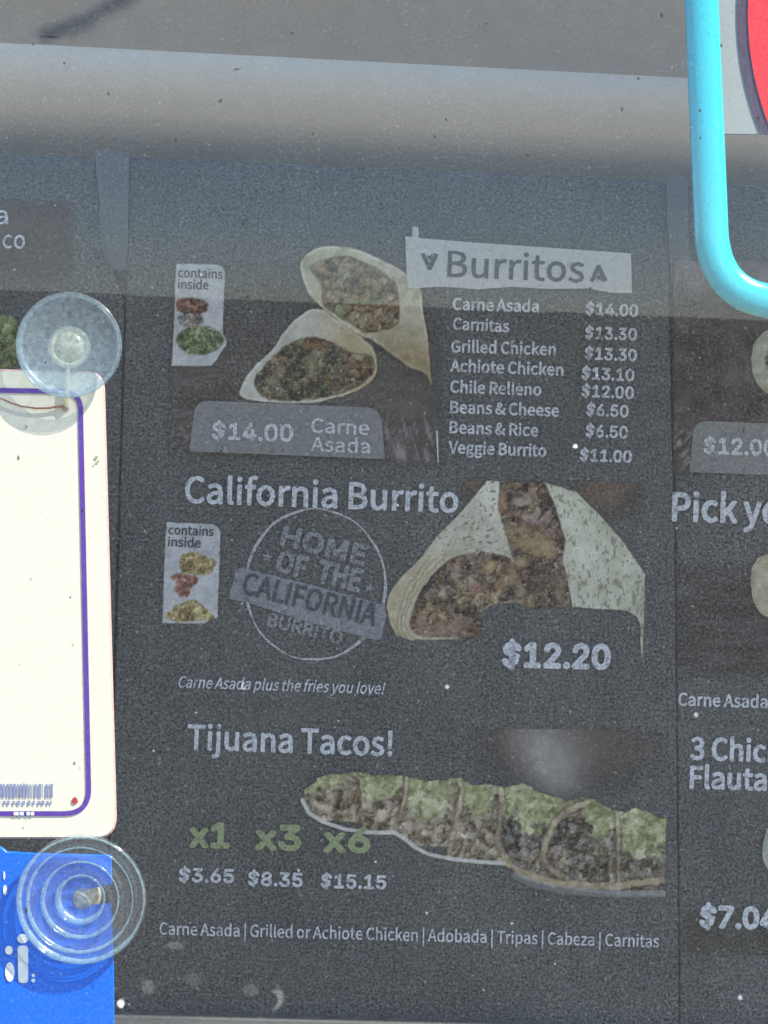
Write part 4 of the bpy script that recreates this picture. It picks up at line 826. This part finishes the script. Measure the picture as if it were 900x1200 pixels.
def food(box, pts, cream, fillpts, seed, step=1.4):
    cv = Canvas(*box, step); X, Y = cv.X, cv.Y
    d = cv.sdf(smooth_poly(pts)) + cv.warp(1.2, 7, seed)
    tex = fbm(X, Y, 7, seed + 1)[..., None] - 0.5
    cv.fill(E0(d, 1.4), np.array(cream) + tex * 44)
    cv.fill(np.clip(1 - np.abs(d - 3 - cv.warp(1, 9, seed + 4)) / 1.4, 0, 1) * 0.4 * E0(d), (96, 94, 84), False)
    if fillpts:
        fd = cv.sdf(smooth_poly(fillpts)) + cv.warp(2, 8, seed + 2)
        meat(cv, E0(fd, 2), seed + 3, PALM, 10)
    cv.build('food_picture', rp, w0 + 0.0006)
food((870, 370, 1010, 480), [(880, 420), (885, 400), (900, 386), (930, 372), (1000, 376), (1005, 470), (930, 474), (897, 460), (884, 442)], (132, 140, 126), [(896, 420), (930, 396), (980, 400), (980, 450), (920, 452)], 180)
food((872, 636, 1010, 740), [(880, 690), (882, 664), (896, 650), (940, 642), (1000, 650), (1005, 735), (930, 732), (896, 722), (884, 708)], (138, 136, 116), [(902, 690), (930, 668), (980, 670), (980, 715), (920, 712)], 190)
food((886, 950, 1010, 1040), [(893, 1000), (897, 980), (910, 966), (1000, 970), (1005, 1030), (920, 1032), (900, 1020)], (128, 140, 132), None, 200)
V, F = flat(rounded([(808, 553), (813, 493), (1000, 500), (1000, 561)], [2, 17, 2, 2]), w0 + 0.0010)
tb_ = mesh('price_tab', V, F, M['tab_ink'], rp)
text([('$12.00', 825, 531, 908, 533.6, 18)], 'tab_lettering', M['grey_ink'], tb_, w0 + 0.0014, 'I', 0.06)
text([('Pick your', 788.5, 609.8, 956, 615, 32)], 'heading_lettering', M['white_ink'], rp, w0 + 0.0004, 'S', 0.042)
text([('Carne Asada', 795, 826.6, 899, 829.6, 14.5)], 'caption_lettering', M['small_ink'], rp, w0 + 0.0004, 'S', 0.035)
text([('3 Chicken', 809.5, 889.4, 950, 894.4, 25), ('Flautas', 809, 923.2, 914, 926.6, 25)], 'heading_lettering', M['white_ink'], rp, w0 + 0.0004, 'S', 0.045)
text([('$7.04', 821, 1085.8, 909, 1088.4, 24)], 'price_lettering', M['white_ink'], rp, w0 + 0.0004, 'I', 0.075)

# ------------------------------------------------------------------ the pane
u0, u1, v0, v1 = -0.55, 0.55, -0.55, 0.598
V, F = slab([(u0, v0), (u1, v0), (u1, v1), (u0, v1)], GB, GF)
pane = mesh('window_pane', V, F, M['glass_back'], label='dusty speckled window pane in front of the menu board', cat='window')
pane.data.materials.append(M['glass']); pane.data.polygons[len(F) - 1].material_index = 1
def spot(cx, cy, rx, ry, col, a, seed, ang=0.0, step=1.0, hole=None):
    cv = Canvas(cx - rx * 2, cy - ry * 2, cx + rx * 2, cy + ry * 2, step); X, Y = cv.X, cv.Y
    x, y = X - cx, Y - cy; c_, s_ = math.cos(ang), math.sin(ang)
    q = np.hypot((x * c_ + y * s_) / rx, (-x * s_ + y * c_) / ry) + cv.warp(0.45, max(rx, ry) * 0.9, seed)
    mk = np.clip((1.15 - q) / 0.5, 0, 1)
    if hole: mk = mk * np.clip((np.hypot(X - cx - hole[0], Y - cy - hole[1]) - hole[2]) / 3, 0, 1)
    cv.rgb[:] = col; cv.a = mk * a
    cv.build('dried_spot', pane, GF + 0.0003, mat=M['spot'], raw=True)
spot(173, 1157, 8, 9, (0.3, 0.31, 0.32), 0.28, 1)
spot(324, 1170, 8, 14, (0.42, 0.43, 0.42), 0.36, 2, 0.1, hole=(-9, 2, 9))
spot(142, 1176, 4, 6, (0.9, 0.9, 0.88), 0.95, 3)
spot(205, 1108, 11, 5, (0.35, 0.36, 0.37), 0.22, 4)
spot(226, 1148, 14, 9, (0.3, 0.31, 0.32), 0.12, 5)
spot(294, 1160, 10, 9, (0.3, 0.31, 0.32), 0.2, 6)
spot(674, 523, 3, 2.5, (0.85, 0.9, 0.9), 0.9, 7)
spot(286, 804, 3, 4, (0.8, 0.8, 0.78), 0.8, 8, hole=(2, 0, 2.2))
spot(524, 805, 3, 2.4, (0.8, 0.8, 0.8), 0.8, 9)
spot(816, 838, 2.4, 3, (0.7, 0.66, 0.64), 0.8, 10)
spot(867, 1169, 2.6, 3, (0.7, 0.72, 0.72), 0.7, 11)
spot(808, 318, 18, 16, (0.3, 0.31, 0.32), 0.10, 12)
spot(58, 43, 12, 1.2, (0.02, 0.02, 0.03), 0.85, 13, 0.06, 0.7)
spot(258, 118, 4, 1.4, (0.02, 0.02, 0.02), 0.8, 14, -0.7, 0.6)
spot(278, 81, 6, 1.2, (0.03, 0.03, 0.03), 0.8, 15, -0.2, 0.6)
spot(290, 348, 3, 1.3, (0.02, 0.02, 0.02), 0.8, 16, -1.1, 0.6)
spot(754, 306, 7, 1.0, (0.03, 0.03, 0.03), 0.7, 17, -0.3, 0.6)
for (x, y) in ((230, 835), (466, 592), (700, 440), (180, 880), (600, 1082), (350, 1020), (500, 1070), (236, 322), (440, 1010), (650, 1130)):
    spot(x, y, 1.7, 1.1, (0.7, 0.71, 0.7), 0.6, int(x), ang=x, step=0.6)
# brown smear on the wall, high on the left
cv = Canvas(40, -30, 190, 52, 2.5); X, Y = cv.X, cv.Y
dl = cv.line([(55, 40), (100, 24), (150, -4), (185, -26)]) + cv.warp(7, 22, 210)
cv.rgb[:] = (0.10, 0.085, 0.07); cv.a = np.clip(1 - dl / 15, 0, 1) * 0.75
cv.build('dark_smear', wall, -0.0805, mat=M['spot'], raw=True)

# ------------------------------------------------------------------ signs and cups on the inside of the pane
SW = G - 0.0078                   # face of the white sign
ws = thing('hanging_sign', 'white blank sign with a thin purple border line, hanging from a suction cup', 'sign', P(40, 985, SW))
outl = rounded([(-330, 424), (122, 435.5), (137, 983), (-330, 983)], [12, 20, 26, 12])
V, F = pxslab(outl, SW - 0.0022, SW, 0.0008)
so = mesh('sign_plate', V, F, M['white_sign'], ws)
so.data.materials.append(M['sign_edge'])  # edge tinted to imitate the colour fringe round the overexposed sign
for p in so.data.polygons[1:-1]: p.material_index = 1
inner = [(x, y) for x, y in rounded([(-320, 443), (118, 450.5), (133, 979.5), (-320, 979.5)], [12, 20, 26, 12])]
def band(mid_pts, th, w, name, mat, parent):
    """Closed printed line of even width along a pixel outline."""
    N = len(mid_pts); V = []; F = []
    for i in range(N):
        t = (Vector(mid_pts[(i + 1) % N]) - Vector(mid_pts[i - 1])).normalized(); nn = Vector((-t.y, t.x))
        for s in (-1, 1):
            q = Vector(mid_pts[i]) + nn * s * th / 2; V.append(P(q.x, q.y, w))
    for i in range(N):
        j = (i + 1) % N; F.append([2 * i, 2 * j, 2 * j + 1, 2 * i + 1])
    mesh(name, V, F, mat, parent)
band(rounded([(-300, 452), (94, 459), (104.5, 953.5), (-300, 953.5)], [14, 22, 30, 14], 10), 5.8, SW + 0.0004, 'border_line', M['purple'], ws)
AV, AF = [], []
rb = np.random.RandomState(4); x = -40.0
while x < 60:
    wd = rb.choice([1.0, 1.6, 2.4, 3.4]); 
    V, F = flat([(x, 918.5), (x + wd, 918.6), (x + wd, 935), (x, 935)], SW + 0.0004)
    b = len(AV); AV += V; AF += [[b + i for i in f] for f in F]; x += wd + rb.choice([0.9, 1.4, 2.0, 3.0])
mesh('barcode', AV, AF, M['barcode'], ws)
AV, AF = [], []; x = -40.0
while x < 62:
    L = rb.uniform(2, 5)
    V, F = flat([(x, 938 + rb.rand()), (x + L, 938.4), (x + L * 0.8, 944), (x + 0.6, 943.6)], SW + 0.0004)
    b = len(AV); AV += V; AF += [[b + i for i in f] for f in F]; x += L + rb.uniform(1, 3)
mesh('small_print', AV, AF, M['barcode'], ws)
AV, AF = [], []
for (a, b_) in ((16, 22), (23, 28), (31, 35), (36, 40)):
    V, F = flat([(a, 951.6), (b_, 951.4), (b_, 955.6), (a, 955.4)], SW + 0.0008); b = len(AV); AV += V; AF += [[b + i for i in f] for f in F]
mesh('line_marks', AV, AF, M['pale'], ws)
V, F = flat([(87.6 + 3.6 * math.cos(a) * (1 + 0.12 * math.sin(3 * a)), 938.4 + 4.2 * math.sin(a)) for a in np.linspace(0, 2 * math.pi, 20)[:-1]], SW + 0.0004)
mesh('red_mark', V, F, M['dot'], ws)
for (cx, cy, r) in ((113, 536, 2.2), (115, 541, 1.6), (111, 544, 1.3), (31, 500, 1.8)):
    V, F = flat([(cx + r * math.cos(a), cy + r * math.sin(a)) for a in np.linspace(0, 2 * math.pi, 10)[:-1]], SW + 0.0004)
    mesh('stain_mark', V, F, M['speck'], ws)
V, F = flat([(77 + 4 * math.cos(a), 479 + 3 * math.sin(a)) for a in np.linspace(0, 2 * math.pi, 16)[:-1]], SW + 0.0004)
mesh('hanging_hole', V, F, M['sign_edge'], ws)

k = pxm(G)
c1 = P(81, 404.5, G - 0.00198); R1 = 61.5 * k
sc1 = thing('suction_cup', 'milky suction cup with a yellowish knob and hook above the white sign', 'suction cup', c1, 'suction cups on the window')
V, F = lathe(c1.x, c1.y, [(0, G - 0.00297), (R1 * 0.55, G - 0.00264), (R1 * 0.85, G - 0.00172), (R1 * 0.97, G - 0.00079), (R1, G - 0.00092), (R1 * 1.0, G - 0.00158), (R1 * 0.95, G - 0.00224), (R1 * 0.7, G - 0.00304), (R1 * 0.45, G - 0.00383), (R1 * 0.30, G - 0.00462), (0, G - 0.00475)])
mesh('disc', V, F, M['frosted'], sc1, True)
def ring(cx, cy, rad, th, w, name, mat, par):
    """Ring thickened at its lower left so the bright glare arc shows there."""
    q = P(cx, cy, w); V = []; F = []; n, mm = 128, 12
    for i in range(n):
        a = 2 * math.pi * i / n; t = th * k * (0.62 + 0.45 * math.cos(a - R(228)) + 0.12 * math.sin(5 * a))
        t = max(t, 0.35 * th * k)
        for j in range(mm):
            b = 2 * math.pi * j / mm; r = rad * k + t * math.cos(b)
            V.append((q.x + r * math.cos(a), q.y + r * math.sin(a), w + t * 0.8 * math.sin(b)))
    for i in range(n):
        for j in range(mm):
            F.append([i * mm + j, ((i + 1) % n) * mm + j, ((i + 1) % n) * mm + (j + 1) % mm, i * mm + (j + 1) % mm])
    mesh(name, V, F, mat, par, True)
ring(81, 404.5, 57.5, 4.2, G - 0.0020, 'rim', M['frosted'], sc1)  # rim and knob ring, added to catch sun glints
ring(81.5, 407, 20.5, 4.0, G - 0.0052, 'knob_glint_ring', M['knob'], sc1)
kc = P(81.5, 407, G - 0.00660); rk = 25 * k
V, F = lathe(kc.x, kc.y, [(0, G - 0.00330), (rk * 0.5, G - 0.00337), (rk * 0.62, G - 0.00396), (rk * 0.70, G - 0.00475), (rk * 0.86, G - 0.00508), (rk * 0.97, G - 0.00548), (rk, G - 0.00620), (rk * 0.96, G - 0.00700), (rk * 0.7, G - 0.00752), (0, G - 0.00772)], 64)
mesh('knob', V, F, M['knob'], sc1, True)
hk = [P(79.5, 428, G - 0.00627), P(79.5, 440, G - 0.00607), P(79, 455, G - 0.00594), P(78.4, 468, G - 0.00594), P(77.8, 475, G - 0.00620), P(77.4, 478.5, G - 0.00693), P(77.2, 478.5, G - 0.00858), P(77.2, 474, G - 0.00957)]
V, F = tube(hk, [3.4 * k, 3.2 * k, 3.0 * k, 2.8 * k, 2.8 * k, 2.6 * k, 2.5 * k, 2.2 * k], 12)
mesh('hook', V, F, M['knob'], sc1, True)
cd = [P(-60, 452, G - 0.00653), P(-30, 458, G - 0.00653), P(-5, 464, G - 0.00647), P(10, 471, G - 0.00647), P(25, 476, G - 0.00647), P(42, 478.5, G - 0.00647), P(58, 478, G - 0.00647), P(70, 475.5, G - 0.00653), P(77, 477, G - 0.00653)]  # thin strand standing in for a curved see-through edge
V, F = tube(cd, [0.9 * k, 0.9 * k, 0.9 * k, 0.95 * k, 1.0 * k, 1.1 * k, 1.2 * k, 1.5 * k, 2.0 * k], 8)
mesh('thin_arc', V, F, M['arc'], None, True, 'thin brown cord added for a curved see-through edge over the white sign', 'arc')

BS = G - 0.0070
bs = thing('hanging_sign', 'bright blue sign at the bottom left with white letter ends', 'sign', P(60, 1330, BS))
V, F = pxslab([(-300, 984), (-2, 992), (4, 995), (8, 998.5), (34, 1000), (60, 1001), (130, 1002.5), (131, 1036), (124, 1038), (104, 1042), (100, 1048), (100, 1058), (106, 1061), (130, 1059), (131.5, 1085), (133, 1140), (135, 1340), (-300, 1340)], BS - 0.0022, BS, 0.0003)
mesh('sign_plate', V, F, M['blue'], bs)
AV, AF = [], []
def add(pts):
    V, F = flat(pts, BS + 0.0004); b = len(AV); AV.extend(V); AF.extend([[b + i for i in f] for f in F])
def oval(cx, cy, rx, ry): return [(cx + rx * math.cos(a), cy + ry * math.sin(a)) for a in np.linspace(0, 2 * math.pi, 24)[:-1]]
add(rounded([(20.5, 1108), (33, 1108), (33, 1152), (21.5, 1152)], 5)); add(oval(26.5, 1100, 6.4, 5.6))
add(oval(10.5, 1113.5, 4.6, 5.2)); add(oval(11.5, 1139, 5.6, 11.5))
mesh('sign_lettering', AV, AF, M['pale'], bs)
for q in ((39, 1143, 2.0, 2.0), (39, 1149, 2.4, 2.2), (6, 1043, 2.4, 6), (5, 1026, 1.2, 5)):
    AV, AF = [], []; add(oval(*q)); mesh('sign_mark', AV, AF, M['pale'], bs)

c2 = P(95.5, 1054, G - 0.00204); R2 = 76 * k
sc2 = thing('suction_cup', 'clear ringed suction cup over the corner of the blue sign', 'suction cup', c2, 'suction cups on the window')
pr = [(0, G - 0.00422), (0.09, G - 0.00422), (0.11, G - 0.00340), (0.15, G - 0.00313), (0.19, G - 0.00354), (0.26, G - 0.00449), (0.33, G - 0.00340), (0.37, G - 0.00204), (0.41, G - 0.00231), (0.44, G - 0.00313), (0.55, G - 0.00299), (0.575, G - 0.00218), (0.60, G - 0.00177), (0.625, G - 0.00218), (0.65, G - 0.00286), (0.77, G - 0.00245), (0.795, G - 0.00177), (0.82, G - 0.00143), (0.845, G - 0.00177), (0.87, G - 0.00231), (0.91, G - 0.00218), (0.93, G - 0.00136), (0.955, G - 0.00054), (0.975, G - 0.00054), (0.99, G - 0.00095), (1.0, G - 0.00177), (0.985, G - 0.00245), (0.93, G - 0.00313), (0.80, G - 0.00354), (0.55, G - 0.00422), (0.40, G - 0.00490), (0.36, G - 0.00598), (0.30, G - 0.00653), (0, G - 0.00666)]
V, F = lathe(c2.x, c2.y, [(r * R2, w) for r, w in pr], 128)
mesh('disc', V, F, M['vinyl'], sc2, True)
ring(95.5, 1054, 72.5, 3.6, G - 0.00163, 'rim', M['rim'], sc2)
ring(94.0, 1054.5, 61, 2.6, G - 0.00272, 'ring', M['rim'], sc2)
ring(95.0, 1053, 27, 4.2, G - 0.0045, 'ring', M['rim'], sc2)
ring(94.5, 1054, 44, 3.0, G - 0.00354, 'ring', M['rim'], sc2)
c3 = P(98, 1051, G - 0.01088)
V, F = lathe(c3.x, c3.y, [(0, G - 0.00673), (0.16 * R2, G - 0.00680), (0.17 * R2, G - 0.01224), (0.26 * R2, G - 0.01278), (0.27 * R2, G - 0.01428), (0.2 * R2, G - 0.01510), (0, G - 0.01523)], 64)
mesh('knob', V, F, M['knob'], sc2, True)  # milky body stands in for the white glare at the cup's centre

# cyan tube frame: a rounded rectangle, its lower left corner in view
TW = G - 0.012
path = []
pl_ = rounded([(799, -560), (837, 354), (1500, 356), (1480, -560)], [90, 84, 90, 90], 18)
core = []
for i in range(len(pl_)):
    a, b = Vector(pl_[i]), Vector(pl_[(i + 1) % len(pl_)]); nseg = max(1, int((b - a).length / 60))
    for q in range(nseg): core.append(tuple(a.lerp(b, q / nseg)))
cv_ = [P(x, y, TW) for x, y in core]
V, F = tube(cv_, 20.6 * pxm(TW), 28, True, 0.55)
mesh('tube_frame', V, F, M['cyan'], None, True, 'glossy cyan rounded tube frame in the upper right corner', 'frame')
CW = G - 0.024
cd_ = thing('badge_card', 'grey white card with part of a red disc, behind the cyan tube', 'card', P(950, 157, CW))
V, F = pxslab([(826, -420), (1640, -420), (1640, 163), (826, 157)], CW - 0.0012, CW, 0.0002)
mesh('card_plate', V, F, M['card'], cd_)
def disc_clip(rad, w, name, mat):
    pts = []
    for a in np.linspace(0, 2 * math.pi, 240)[:-1]:
        x, y = 1238 + rad * math.cos(a), 16 + rad * math.sin(a)
        lim = 156.4 + (x - 826) * 6 / 814
        if y > lim:
            y = lim
        pts.append((x, y))
    V, F = flat(pts, w); mesh(name, V, F, mat, cd_)
disc_clip(374, CW + 0.0005, 'disc_ring', M['ring']); disc_clip(361.5, CW + 0.0010, 'red_disc', M['red'])
